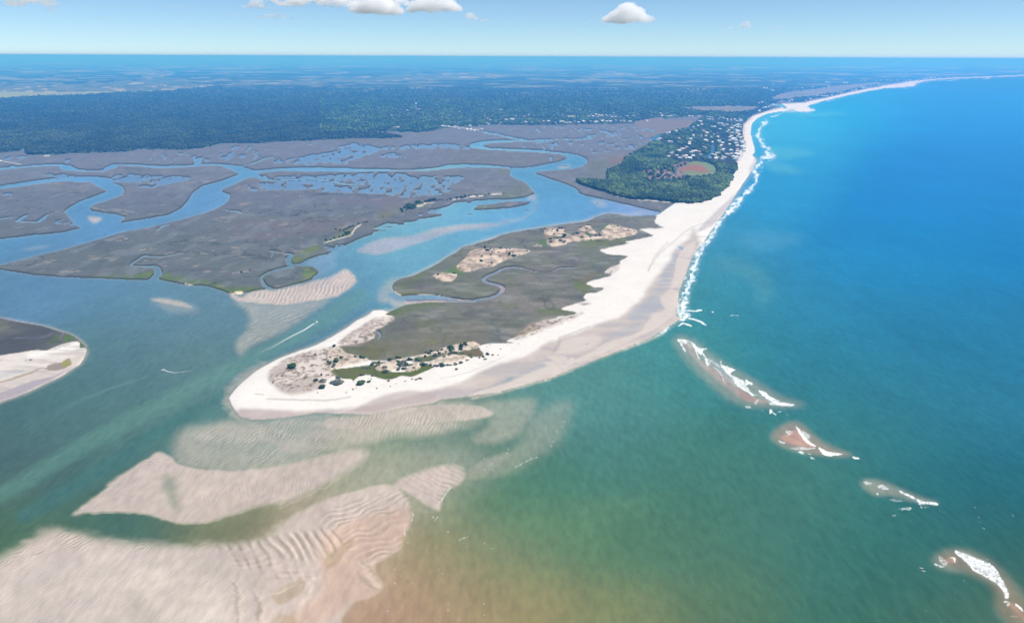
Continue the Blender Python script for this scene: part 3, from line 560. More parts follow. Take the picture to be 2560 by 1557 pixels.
wash = S(SURF.split(' B3 1270')[0], asp=.8, soft=3.5, warp=3)
mix(wcol, sm(boxblur(wash, 5, 3), .08, .5) * .5 * sm(fn, .25, .6), alb(178, 212, 220))
mix(wcol, union(*[M(q_, soft=2.5, warp=2) for q_ in ("D6 240,130 340,200 400,290 640,425 760,560 860,690 1000,760 1130,815 1370,890 1570,930 1330,930 1100,830 900,730 700,600 560,450 420,340 300,230", "D7 500,180 680,265 880,305 740,320 640,265", "D7 1075,775 1340,880 1520,1040 1600,1240 1480,1110 1250,970")]) * .45, alb(190, 205, 205))
# ------------------------------------------------------------------ colours of the land
lc = np.zeros((NR, NC, 3), np.float32)
n1 = fbm(GX / 420, GY / 420, 1, 3); n2 = fbm(GX / 85, GY / 110, 2, 3); n3 = fbm(GX / 26, GY / 30, 3, 3); n4 = vn(GX / 5, GY / 5, 4)
lc[:] = alb(126, 124, 118)
mix(lc, sm(n1, .42, .62) * .6, alb(116, 117, 116)); mix(lc, sm(n2, .5, .68) * .6, alb(136, 131, 124)); mix(lc, sm(1 - n2, .52, .7) * .55, alb(110, 118, 102))
mix(lc, sm(n3, .55, .7) * .35, alb(84, 90, 80)); mix(lc, sm(fbm(GX / 70, GY / 60, 8, 2), .62, .74) * .6, alb(122, 128, 78))
mix(lc, sm(fbm(GX / 90, GY / 60, 83, 4), .52, .66) * .5, alb(98, 100, 98)); mix(lc, sm(fbm(GX / 50, GY / 40, 84, 3), .6, .72) * .4, alb(150, 146, 138))
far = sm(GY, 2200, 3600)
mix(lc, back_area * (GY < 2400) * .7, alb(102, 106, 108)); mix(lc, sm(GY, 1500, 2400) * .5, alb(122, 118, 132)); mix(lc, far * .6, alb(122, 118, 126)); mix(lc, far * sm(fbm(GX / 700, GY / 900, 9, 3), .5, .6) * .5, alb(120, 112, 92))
sp = M("F 930,780 985,700 1240,590 1700,530 1700,700 1300,950 560,1000", soft=10, warp=0)
mix(lc, sp * sm(fbm(GX / 60, GY / 55, 77, 3), .42, .6) * .75, alb(118, 124, 108)); mix(lc, sp * sm(fbm(GX / 40, GY / 34, 78, 3), .5, .68) * .6, alb(112, 118, 112)); mix(lc, sp * sm(fbm(GX / 46, GY / 20, 79, 3), .55, .72) * .7, alb(146, 148, 142)); mix(lc, sp * sm(fbm(GX / 60, GY / 28, 81, 3), .58, .74) * .55, alb(96, 98, 90)); mix(lc, sp * M("B1 1300,600 2398,400 2398,650 1500,760 1200,700", soft=16) * .55, alb(122, 119, 100))
mix(lc, M("D3 1050,700 1150,640 1400,620 1560,700 1580,800 1400,850 1150,830", soft=6) * sm(n3, .3, .6) * .8, alb(108, 102, 112))
mix(lc, west * sm(n2, .3, .7) * .8, alb(72, 74, 76)); mix(lc, west * .3, alb(86, 86, 88))
def green(s, c=(104, 124, 48), k=.8, soft=2):
    mix(lc, M(s, soft=soft, warp=1.5) * sm(n3, .25, .5) * k, alb(*c))
green("A4 850,1275 1200,1270 1400,1240 1440,1280 1380,1312 1000,1300"); green("A4 1470,1300 1560,1262 1620,1250 1800,1300 2040,1345 2130,1425 1950,1372 1700,1340 1500,1310"); green("A4 2050,1400 2398,1385 2398,1440 2230,1460")
green("B2 600,540 650,500 740,540 790,600 780,650 745,640 745,590 690,575 600,590", (88, 120, 52)); green("B2 470,560 530,510 570,540 540,580 430,610", (92, 116, 62), .6)
green("A5 610,1205 700,1215 715,1250 660,1300 600,1290", (118, 140, 50)); green("A5 345,1400 500,1340 660,1300 640,1320 480,1370", (104, 130, 45)); green("A5 0,1430 100,1410 230,1390 230,1410 60,1450", (104, 124, 48))
green("A5 470,1160 480,1100 560,1060 700,990 820,960 700,1060 560,1150", (116, 128, 58)); green("A5 870,840 1000,810 1080,800 1200,770 1060,880 1040,900 860,960 780,965 900,900", (112, 124, 62)); green("A5 1280,700 1500,640 1700,600 1500,700 1300,760", (118, 120, 70), .6)
green("D4 650,420 850,290 950,290 800,350", (128, 140, 70), .8, 1); green("D4 1980,340 2230,300 2464,330 2464,370 2100,385", (122, 132, 70), .8); green("A6 400,780 500,880 400,920 100,930 -50,900 200,850", (116, 122, 84), .6, 4); green("A6 170,640 290,655 270,720 200,700", (116, 124, 80), .5)
green("B3 0,300 160,260 230,300 200,325 0,320 A5 2000,1245 1920,1250 1950,1220", (96, 130, 62), .9); green("D3 840,480 1000,410 1030,440 1050,530 960,530 900,500", (96, 126, 66), .9); green("D3 1900,200 1980,210 1960,260 1880,280", (96, 128, 72), .9); green("D3 1600,310 1700,320 1750,350 1620,350", (92, 122, 72), .8)
green("D3 1080,380 1230,370 1260,400 1120,410", (110, 118, 70), .6); green("D3 1700,430 2200,400 2290,490 1900,560 1500,520", (112, 120, 66), .7, 4); green("B3 1240,395 1380,400 1430,445 1530,458 1480,495 1370,510 1280,470", (110, 122, 62), .8, 3); green("B3 880,660 1140,650 1270,682 1150,720 950,700", (108, 120, 62), .6, 4)
green("B3 700,900 830,840 900,860 820,890 700,925", (84, 110, 62), .9); green("B1 1550,330 1700,240 2100,215 1900,260 1700,320 1620,345", (100, 120, 58), .7, 3); green("B1 1130,635 1450,740 1300,725 1130,650", (96, 114, 60), .8); green("B1 1110,640 1450,740 1900,690 2300,560 1700,640 1300,640", (108, 112, 66), .5, 6)
green("B1 1960,590 2030,585 2030,615", (140, 140, 60), .7); green("A5 1440,1340 1700,1240 1950,1100 1700,1300 1550,1440 1460,1430", (100, 112, 70), .5, 5)
mix(lc, m_low, alb(96, 110, 58)); mix(lc, m_low * M("B1 1050,850 1300,830 1450,880 1200,920 1060,900", soft=5) * .6, alb(108, 108, 76)); mix(lc, m_mid * .8, alb(98, 104, 74)); mix(lc, m_mid * M("C5 1180,420 1450,380 1560,520 1250,520", soft=2), alb(124, 110, 82))
# brown fringes by the beach
mix(lc, m_up * M("B3 1380,400 1600,330 1690,225 1700,250 1600,345 1420,400 1300,380 1500,300", soft=3) * .8, alb(126, 114, 84)); mix(lc, M("D3 990,330 1100,340 1100,390 1010,400", soft=2) * .7, alb(158, 138, 104)); mix(lc, M("B3 160,250 240,210 260,290 180,290", soft=2) * .8, alb(176, 152, 122))
mix(lc, back_area * M("A6 1200,560 1400,500 1360,600 1250,600", soft=3) * .7, alb(150, 104, 90)); mix(lc, M("A6 1080,525 1360,505 1340,520 1100,535", soft=2) * .5, alb(150, 128, 112)); mix(lc, M("A6 1120,560 1340,520 1340,600 1190,620 1150,720 1000,740 1000,650", soft=8) * .4, alb(112, 116, 92))
mix(lc, M("D4 -40,240 300,230 400,300 100,500 -100,500", soft=9) * .35, alb(142, 122, 112)); mix(lc, M("A5 0,480 1700,560 1300,760 700,950 0,900", soft=14) * sm(fbm(GX / 240, GY / 160, 66, 3), .5, .62) * .5, alb(126, 112, 112))
# salt pans and wrack in the marsh
mix(lc, sm(fbm(GX / 40, GY / 34, 61, 3), .74, .79) * (GY < 2600) * back_area * .5, alb(170, 154, 142))
for s in ("A4 1080,655 1250,680", "A4 1340,1135 1400,1135", "A4 1310,1030 1430,1025", "A4 1520,1065 1610,1060", "A4 1880,1070 1925,1072", "A4 1960,1045 1990,1040", "A4 1080,545 1165,520", "A4 1900,400 1960,385", "A4 850,640 980,660", "A4 1500,1190 1545,1180", "A4 1700,1110 1770,1115", "A4 560,1240 750,1238", "A4 1165,930 1195,928", "A4 1085,948 1140,945", "A4 2180,1255 2330,1230", "A5 40,1238 85,1235", "A4 600,1025 620,1025"):
    mix(lc, S(s, w=3, asp=.5, warp=2) * .75, alb(198, 178, 162))
# creek threads: dark mud gutters
for s, w in (("A4 1540,1255 1680,1215 1800,1225 1900,1220 2080,1220", 2), ("A4 1020,1200 1100,1165 1240,1180", 2), ("A4 1720,1060 1800,1050 1900,1080", 2), ("A4 2090,1100 2200,1100 2380,1080", 2), ("A5 -10,960 100,955 230,960 320,935", 2), ("A5 0,1085 130,1080 250,1115 320,1075 280,1045 310,1025 400,1050", 2.5),
             ("A5 130,690 200,685 330,660", 2), ("A5 340,690 420,675 640,665 700,670 800,655 900,670 1060,675", 2), ("A5 500,710 560,685", 2.5), ("A5 600,765 660,735", 3), ("A5 150,710 200,695", 2), ("A5 280,1000 420,985 520,1020 560,1000", 2), ("A4 60,590 200,560 330,520", 1.5), ("A4 840,990 920,985 1000,950", 2), ("A4 1430,860 1490,820", 2.5),
             ("D3 350,965 450,965 600,990 760,1000", 2), ("D3 720,880 850,905 1000,925 1160,905", 2.5), ("D3 1200,870 1300,855 1420,860", 3), ("B3 540,585 600,575 680,578", 2), ("B1 1700,410 1730,380 1715,360", 2.5), ("B1 2090,240 2100,220", 2), ("D3 1150,830 1250,790 1400,800 1500,830", 1.6), ("D3 1100,800 1200,770 1350,780", 1.6), ("B2 0,595 90,570 180,575", 2), ("B2 80,425 130,395", 2),
             ("A4 1480,600 1530,600", 2), ("A4 1570,510 1600,525", 2), ("A4 1100,270 1500,262", 1.5), ("A4 700,290 900,285", 1.5), ("A4 690,270 960,240", 1.5), ("A5 700,165 800,180 900,210", 1.5), ("A5 300,560 380,640", 1)):
    mix(lc, S(s, w=w, asp=.6, warp=1.2) * .75, alb(52, 60, 54))
rg_ = np.abs(fbm(GX / 170, GY / 150, 611, 4) - .5); rg2 = np.abs(fbm(GX / 75, GY / 90, 613, 3) - .5); pm_ = sm(fbm(GX / 260, GY / 300, 612, 2), .42, .6)
mix(lc, (1 - sm(rg_, .003, .010)) * pm_ * .7 * (GY < 3000), alb(66, 74, 70)); mix(lc, (1 - sm(rg2, .003, .012)) * (1 - pm_) * .5 * (GY < 2600), alb(74, 82, 76)); mix(lc, back_area * sm(vn(GX / 14, GY / 26, 615), .8, .95) * .35 * (GY < 3600), alb(84, 92, 86)); mix(lc, back_area * sm(fbm(GX / 24, GY / 60, 616, 2), .6, .75) * .4, alb(140, 142, 146))
mix(lc, S("B2 130,560 170,545 240,545 300,550 400,540 500,500", w=3, asp=.8) * .7, alb(120, 120, 140)); mix(lc, S("A4 350,900 640,860", w=1, asp=.5) * .3, alb(60, 60, 60)); mix(lc, S("B2 560,560 600,500", w=4, asp=.8) * .6, alb(130, 130, 132))
mix(lc, S("D4 2160,380 2230,310", w=3, asp=.8) * .6, alb(150, 160, 120))
# muddy edges: pale on near banks, dark mud and painted shade on far banks
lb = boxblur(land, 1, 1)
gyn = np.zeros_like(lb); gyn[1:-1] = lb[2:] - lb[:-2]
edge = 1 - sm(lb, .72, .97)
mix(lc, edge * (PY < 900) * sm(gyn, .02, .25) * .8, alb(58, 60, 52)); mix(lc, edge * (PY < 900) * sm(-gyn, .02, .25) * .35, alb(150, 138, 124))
# sand
sand = np.clip(np.maximum(spit * (1 - np.clip(marsh, 0, 1)), sand_back), 0, 1); dry = alb(252, 246, 238)
sandA = np.clip(spit + sand_back, 0, 1) * (1 - marsh)
mix(lc, sandA, dry); mix(lc, sandA * sm(fbm(GX / 60, GY / 30, 21, 3), .55, .75) * .2, alb(244, 232, 218))
wet = M("B3 2398,-60 2330,0 2200,100 2150,230 2050,330 1950,450 1900,540 1820,620 1700,720 1500,790 1300,880 1150,930 1000,975 850,1075 600,1160 400,1235 200,1340 0,1400 B1 1400,1190 1000,1225 600,1235 250,1215 170,1250 100,1400 2398,1499 B3 2398,1499 2600,700", soft=3.5, warp=1.5)
upper_wet = M("B3 2398,-60 C3 1600,1499 1700,1350 1760,1150 1850,980 1940,900 1900,780 1830,650 1790,500 1800,380 1880,260 2000,180 2200,110 2398,80 2600,100 2300,1000 2000,1600", soft=1.5, warp=1)
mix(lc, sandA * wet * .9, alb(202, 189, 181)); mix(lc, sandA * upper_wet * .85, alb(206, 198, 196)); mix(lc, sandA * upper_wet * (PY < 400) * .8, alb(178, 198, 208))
nW = fbm(GX / 70 + 2 * n1, GY / 24, 22, 3)
mix(lc, sandA * wet * sm(nW, .5, .62) * .4, alb(178, 172, 178)); mix(lc, sandA * wet * sm(nW, .38, .3) * .35, alb(226, 216, 208))
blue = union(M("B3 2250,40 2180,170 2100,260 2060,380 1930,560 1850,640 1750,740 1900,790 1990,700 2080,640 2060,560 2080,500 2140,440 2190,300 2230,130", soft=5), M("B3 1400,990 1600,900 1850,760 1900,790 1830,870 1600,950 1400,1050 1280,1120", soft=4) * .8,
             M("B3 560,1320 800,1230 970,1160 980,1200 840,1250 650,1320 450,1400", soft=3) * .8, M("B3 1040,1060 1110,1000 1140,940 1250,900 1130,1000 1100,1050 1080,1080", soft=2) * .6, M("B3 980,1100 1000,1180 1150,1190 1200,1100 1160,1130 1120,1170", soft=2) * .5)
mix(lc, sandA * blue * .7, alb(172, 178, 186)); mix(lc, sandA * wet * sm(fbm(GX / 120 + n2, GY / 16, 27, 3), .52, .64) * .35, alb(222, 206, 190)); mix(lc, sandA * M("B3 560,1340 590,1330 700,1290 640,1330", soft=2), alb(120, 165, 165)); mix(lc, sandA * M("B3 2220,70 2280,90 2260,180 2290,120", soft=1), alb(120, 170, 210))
ridge = union(M("B3 2398,30 2350,150 2310,260 2260,400 2180,462 2230,492 2235,600 2200,660 2150,742 2000,850 1800,940 1600,1030 1450,1100 1300,1155 1265,1135 1400,1070 1600,960 1850,880 1930,800 2000,705 2105,662 2068,580 2085,525 2130,482 2165,440 2200,300 2220,190 2300,60", warp=.5, soft=1),
              M("B3 300,1440 600,1362 850,1252 1000,1192 960,1160 1050,1150 1200,1190 1100,1232 900,1312 600,1412 350,1462", warp=.5, soft=1.2), M("B3 1110,1032 1150,952 1300,912 1450,900 1520,940 1450,1010 1300,1060 1150,1075 1070,1070", warp=.5, soft=2), M("B3 1000,1100 1170,1100 1190,1150 1120,1172 1040,1130", soft=1),
              M("B3 1200,1130 1250,1110 1265,1150 1180,1190", soft=1))
mix(lc, sandA * ridge * .9, alb(222, 210, 200)); mix(lc, sandA * S("B3 2130,460 2260,465", w=4) * .6, alb(165, 165, 180)); mix(lc, sandA * S("B3 2240,170 2340,178", w=3) * .6, alb(165, 165, 180))
for s, w in (("B3 300,1460 340,1420 480,1380 600,1335", 3), ("B3 1400,820 1200,900 1120,930 1110,1000 1060,1060", 4), ("B1 440,1128 700,1135 1000,1140 1150,1120 1220,1105", 5), ("B1 330,1080 400,1085", 5), ("B3 0,1315 300,1240 600,1100", 1.5), ("B7 370,550 450,430 560,330 700,220 790,190 850,175", 2.5), ("B7 640,450 700,458", 3), ("B7 730,290 830,285", 3), ("B3 2130,30 2000,180 1950,300", 2)):
    mix(lc, sandA * S(s, w=w, asp=.7, soft=1.6) * .55, alb(168, 162, 156))
mix(lc, sandA * M("B1 150,1210 250,1230 600,1235 750,1270 600,1300 280,1320 180,1280", soft=3) * .6, alb(205, 188, 184)); mix(lc, sandA * M("B1 1250,1230 1500,1110 1750,1050 2000,1075 2020,1095 1990,1140 1700,1180 1500,1240", soft=3, warp=1) * .7, alb(188, 174, 168)); mix(lc, sandA * S("B1 950,1240 1100,1245 1300,1200", w=8) * .4, alb(250, 236, 224))
# tiny wrack and dune grass dots on the dry sand
dn = vn(PX / 2.6, PY / 1.8, 640); mix(lc, sandA * M("B3 1050,740 1350,690 1400,640 1900,400 1990,420 1500,740 900,960 620,1100 400,1100", soft=8) * sm(dn, .93, .97) * .5, alb(150, 138, 116))
edgew = sandA * (1 - sm(boxblur(spit, 1, 1), .6, .95)) * (PX < 1120); mix(lc, edgew * .55, alb(198, 176, 172))
# dunes and scrub
dA = np.clip(dune + dune_up, 0, 1); mix(lc, dA, alb(234, 216, 198))
sn = fbm(GX / 9, GY / 13, 31, 3); mix(lc, dA * sm(sn, .5, .62) * .7, alb(158, 138, 122)); mix(lc, np.clip(dune, 0, 1) * sm(fbm(GX / 22, GY / 26, 33, 2), .5, .65) * .6, alb(134, 120, 112)); mix(lc, dune_up * .35, alb(238, 222, 202)); mix(lc, np.clip(m_mid + dune_up * .5, 0, 1) * sm(vn(GX / 5.5, GY / 6.5, 39), .58, .74) * .75, alb(84, 98, 68)); mix(lc, scrub * sm(vn(GX / 6.5, GY / 7, 40), .8, .9) * .6, alb(92, 100, 70))
sn2 = fbm(GX / 4.5 + sn * 2, GY / 5.5, 36, 3); mix(lc, scrub * .6, alb(214, 196, 182)); mix(lc, scrub * sm(sn2, .48, .62) * .6, alb(142, 122, 110)); mix(lc, scrub * sm(fbm(GX / 34, GY / 40, 37, 2), .5, .66) * .42, alb(156, 138, 130)); mix(lc, scrub * sm(sn2, .66, .74) * .7, alb(84, 88, 66))
# west point sands
ws2 = M("B2 -300,760 0,712 200,682 330,662 440,664 520,632 600,602 700,582 745,592 752,640 790,640 812,660 790,720 750,790 650,850 580,900 450,960 330,1020 200,1075 0,1145 -300,1250", warp=.5)
mix(lc, ws2, alb(236, 226, 216)); mix(lc, ws2 * M("B2 250,690 440,664 700,582 740,600 740,640 500,690 300,740", soft=3), alb(252, 248, 240)); mix(lc, ws2 * M("B2 -200,1080 0,1060 270,960 500,900 640,840 760,790 650,850 450,960 200,1075 0,1145 -200,1200", soft=1.5) * .9, alb(176, 166, 176))
mix(lc, ws2 * M("B2 0,960 250,880 450,820 600,760 780,700 800,680 650,860 270,960 0,1060", soft=2) * .6, alb(206, 192, 184)); mix(lc, ws2 * M("B2 440,830 470,790 640,780 640,820 560,850 450,850", soft=1, warp=1.5) * .7, alb(128, 112, 98)); mix(lc, ws2 * M("B2 570,790 650,740 670,800 590,820", soft=1, warp=1.2) * .9, alb(158, 152, 84)); mix(lc, ws2 * S("B2 -100,990 0,965 200,905 300,870 380,835 440,840", w=5, asp=.8) * .7, alb(158, 138, 104))
mix(lc, ws2 * sm(fbm(GX / 40 + GY / 30, GY / 8, 44, 3), .52, .66) * .4, alb(176, 168, 164)); mix(lc, ws2 * S("B2 500,650 620,615 660,610", w=3) * .6, alb(150, 120, 100)); mix(lc, ws2 * S("B2 240,760 310,752", w=3) * .8, alb(110, 120, 70)); mix(lc, ws2 * M("B2 0,880 150,840 240,860 0,930", soft=2) * .4, alb(170, 176, 184))
# creek mouth sand on the middle marsh, small sand spits
mix(lc, M("A5 215,1330 240,1290 290,1300 330,1345 300,1400 230,1400", warp=.3, soft=1) * .0, dry)
mix(lc, M("B1 80,130 130,130 160,140 400,90 230,150 180,165 230,205 150,195", soft=1), alb(222, 206, 192)); mix(lc, M("B2 2200,120 2260,110 2280,130 2230,160", soft=1), alb(240, 224, 190))
for s, w in (("D4 730,318 840,305", 4), ("D4 860,268 925,270", 3), ("D4 1500,182 1580,168", 2.5), ("D4 1640,158 1670,158", 2.5), ("D4 1780,130 1870,120", 3.5), ("D4 1890,112 2020,104", 5), ("D4 2070,105 2160,92", 4), ("D4 2400,55 2464,52", 3), ("A6 110,884 200,884", 3), ("A6 0,902 30,900", 2.5), ("A6 1605,945 1700,950 1780,958", 4.5), ("A6 1270,905 1300,908", 2), ("A6 1335,915 1350,915", 4), ("A6 1385,925 1430,935", 3), ("A6 1480,940 1580,940", 2.5),
             ("C8 1720,318 1910,318", 3), ("A5 1050,890 1080,830 1130,800", 3), ("A5 790,965 900,935 1040,900", 2.5), ("A4 1740,1350 1810,1365", 2), ("A5 1418,1380 1440,1420 1500,1455", 4), ("D4 900,258 1100,240", 1.5)):
    mix(lc, S(s, w=w, asp=.7, warp=.6) * .95, alb(246, 232, 214))
# the land under the woods, fields, clearing
floorm = np.clip(np.maximum(wood_main, pen), 0, 1) * (1 - sandA) * (1 - field) * (1 - strait); mix(lc, floorm, alb(46, 58, 44))
fld = np.clip(field, 0, 1) * (1 - sandA); mix(lc, fld, alb(126, 124, 100)); mix(lc, fld * sm(fbm(GX / 500, GY / 1500, 70, 3), .45, .6) * .8, alb(110, 120, 84)); mix(lc, fld * sm(fbm(PX / 34, PY / 1.6, 71, 3), .6, .68) * .8, alb(216, 202, 156))
mix(lc, fld * sm(fbm(PX / 30, PY / 3.2, 73, 3), .45, .55) * .75 * (PY < 240), alb(84, 98, 78)); mix(lc, fld * (PY > 230), alb(168, 172, 110)); mix(lc, fld * (PX > 1650), alb(150, 136, 122)); mix(lc, fld * (PX > 1650) * sm(fbm(PX / 26, PY / 3, 74, 2), .5, .6) * .7, alb(120, 130, 140)); mix(lc, clear * pen, alb(128, 150, 104)); mix(lc, clear * pen * M("C3 600,1090 850,1085 940,1140 1000,1200 960,1230 700,1190 400,1200 420,1150", soft=3, warp=1), alb(168, 112, 88)); mix(lc, sm(dead, .2, .7) * pen, alb(128, 108, 108)); mix(lc, dead * pen * sm(vn(PX / 3, PY / 2, 55), .4, .8), alb(164, 142, 142))
for s in ("T1 200,570 870,556", "T1 620,650 870,637", "T1 -100,672 120,668", "T1 1380,586 1560,580", "T1 970,490 1180,492", "T2 1700,512 1900,515", "T2 1780,492 1900,492", "T2 320,516 600,512"):
    mix(lc, S(s, w=2, asp=.4, warp=2) * .7, alb(226, 204, 160))
mix(lc, S("C3 1240,500 1260,560 1330,640", w=4, asp=1) * .6, alb(150, 140, 130)); mix(lc, S("C3 1330,360 1290,430", w=3, asp=1) * .6, alb(150, 140, 130)); mix(lc, strait, alb(138, 122, 116))
brz = union(S("F 1846,402 1859,365 1856,340 1858,315 1875,294", w=12, asp=.7)); mix(lc, brz * sm(n4, .2, .6) * .6, alb(196, 184, 166))
mix(lc, bars * (1 - spit), alb(184, 150, 136)); mix(lc, bars * M("B6 80,80 200,90 600,400 560,450 380,420 200,300", soft=4), alb(172, 156, 148))
lc *= 1 + np.clip(back_area * (PX < 1700) * (GY < 5000), 0, 1)[..., None] * np.array([-.03, .03, .03], np.float32)
lc *= 1 - np.clip(sp * m_up, 0, 1)[..., None] * np.array([.0, .03, .07], np.float32)
lc = (dehaze(lc * ILL, np.minimum(DIST, 900), .5) / ILL).astype(np.float32)
print('colours done')

# ------------------------------------------------------------------ materials
def mat(name):
    m = bpy.data.materials.new(name); m.use_nodes = True; nt = m.node_tree; nt.nodes.clear()
    return m, nt, nt.nodes.new, nt.links.new
def pbr(name, col, rough=.8, var=.15, scale=.4, metal=0.0, spec=.3):
    m, nt, N, L = mat(name)
    o = N('ShaderNodeOutputMaterial'); b = N('ShaderNodeBsdfPrincipled'); g = N('ShaderNodeNewGeometry'); n = N('ShaderNodeTexNoise')
    n.inputs['Scale'].default_value = scale; n.inputs['Detail'].default_value = 4
    r = N('ShaderNodeMapRange'); r.inputs[3].default_value = 1 - var; r.inputs[4].default_value = 1 + var; r.inputs[1].default_value = .3; r.inputs[2].default_value = .7
    v = N('ShaderNodeVectorMath'); v.operation = 'SCALE'; v.inputs[0].default_value = col[:3]
    L(g.outputs['Position'], n.inputs['Vector']); L(n.outputs[0], r.inputs[0]); L(r.outputs[0], v.inputs['Scale']); L(v.outputs[0], b.inputs['Base Color'])
    b.inputs['Roughness'].default_value = rough; b.inputs['Metallic'].default_value = metal; b.inputs['Specular IOR Level'].default_value = spec
    L(b.outputs[0], o.inputs[0]); return m
def attr_mat(name, rough, scales, var, bump=0.0, spec=.2):
    m, nt, N, L = mat(name)
    o = N('ShaderNodeOutputMaterial'); b = N('ShaderNodeBsdfPrincipled'); g = N('ShaderNodeNewGeometry'); a = N('ShaderNodeAttribute'); a.attribute_name = 'col'
    cur = a.outputs['Color']; last = None
    for sc_, va in zip(scales, var):
        n = N('ShaderNodeTexNoise'); n.inputs['Scale'].default_value = sc_; n.inputs['Detail'].default_value = 3; L(g.outputs['Position'], n.inputs['Vector'])
        r = N('ShaderNodeMapRange'); r.inputs[1].default_value = .3; r.inputs[2].default_value = .7; r.inputs[3].default_value = 1 - va; r.inputs[4].default_value = 1 + va
        v = N('ShaderNodeVectorMath'); v.operation = 'SCALE'; L(n.outputs[0], r.inputs[0]); L(r.outputs[0], v.inputs['Scale']); L(cur, v.inputs[0]); cur = v.outputs[0]; last = n
    L(cur, b.inputs['Base Color']); b.inputs['Roughness'].default_value = rough; b.inputs['Specular IOR Level'].default_value = spec
    if bump:
        bp = N('ShaderNodeBump'); bp.inputs['Strength'].default_value = bump; bp.inputs['Distance'].default_value = 1.0; L(last.outputs[0], bp.inputs['Height']); L(bp.outputs[0], b.inputs['Normal'])
    L(b.outputs[0], o.inputs[0]); return m
MT_LAND = attr_mat('ground_cover', .9, (.012, .07, .35), (.07, .10, .14), .35)
MT_SAND = attr_mat('beach_sand', .8, (.02, .12, .6), (.03, .04, .04), .15)
MT_LEAF = attr_mat('foliage', .85, (.05, .5), (.15, .35), .6, .1)
def water_mat():
    m, nt, N, L = mat('water'); o = N('ShaderNodeOutputMaterial'); b = N('ShaderNodeBsdfPrincipled'); g = N('ShaderNodeNewGeometry')
    a = N('ShaderNodeAttribute'); a.attribute_name = 'col'; f = N('ShaderNodeAttribute'); f.attribute_name = 'foam'
    mp = N('ShaderNodeMapping'); mp.inputs['Rotation'].default_value = (0, 0, math.radians(28)); mp.inputs['Scale'].default_value = (1, .38, 1); L(g.outputs['Position'], mp.inputs[0])
    cur = a.outputs['Color']; h = None
    for sc_, va in ((.16, .12), (.035, .07), (.008, .045)):
        n = N('ShaderNodeTexNoise'); n.inputs['Scale'].default_value = sc_; n.inputs['Detail'].default_value = 4; L(mp.outputs[0], n.inputs['Vector'])
        r = N('ShaderNodeMapRange'); r.inputs[1].default_value = .3; r.inputs[2].default_value = .7; r.inputs[3].default_value = 1 - va; r.inputs[4].default_value = 1 + va
        v = N('ShaderNodeVectorMath'); v.operation = 'SCALE'; L(n.outputs[0], r.inputs[0]); L(r.outputs[0], v.inputs['Scale']); L(cur, v.inputs[0]); cur = v.outputs[0]
        if h is None: h = n
    fnz = N('ShaderNodeTexNoise'); fnz.inputs['Scale'].default_value = .45; fnz.inputs['Detail'].default_value = 5; L(g.outputs['Position'], fnz.inputs['Vector'])
    s = N('ShaderNodeMath'); s.operation = 'SUBTRACT'; s.inputs[1].default_value = .5; L(fnz.outputs[0], s.inputs[0])
    s2 = N('ShaderNodeMath'); s2.operation = 'MULTIPLY_ADD'; s2.inputs[1].default_value = 1.0; L(s.outputs[0], s2.inputs[0]); L(f.outputs['Fac'], s2.inputs[2])
    fr = N('ShaderNodeMapRange'); fr.inputs[1].default_value = .16; fr.inputs[2].default_value = 1.08; fr.clamp = True; L(s2.outputs[0], fr.inputs[0])
    mx = N('ShaderNodeMix'); mx.data_type = 'RGBA'; L(fr.outputs[0], mx.inputs[0]); L(cur, mx.inputs[6]); mx.inputs[7].default_value = (.84, .86, .87, 1)
    L(mx.outputs[2], b.inputs['Base Color']); b.inputs['Roughness'].default_value = .35; b.inputs['Specular IOR Level'].default_value = .015
    bp = N('ShaderNodeBump'); bp.inputs['Strength'].default_value = .25; bp.inputs['Distance'].default_value = .8; L(h.outputs[0], bp.inputs['Height']); L(bp.outputs[0], b.inputs['Normal'])
    L(b.outputs[0], o.inputs[0]); return m
MT_WATER = water_mat()
MW = pbr('white_paint', (.66, .65, .62), .7, .08); MCREAM = pbr('cream_siding', (.52, .48, .41), .8, .1); MGREYW = pbr('grey_siding', (.42, .44, .46), .8, .1)
MROOF = pbr('pale_metal_roof', (.56, .57, .58), .6, .12); MGREY = pbr('grey_shingles', (.30, .31, .33), .9, .2); MRED = pbr('red_tiles', (.52, .24, .18), .8, .2); MTAN = pbr('tan_shingles', (.50, .42, .34), .9, .2)
MWOOD = pbr('weathered_boards', (.62, .60, .56), .85, .2); MBARK = pbr('bark', (.10, .08, .06), .9, .3, 2); MDARK = pbr('dark_hull', (.03, .035, .04), .5, .2); MGLASS = pbr('dark_glass', (.04, .06, .08), .2, .1)
MTOWER = pbr('tower_paint', (.86, .86, .84), .5, .05, spec=.5)

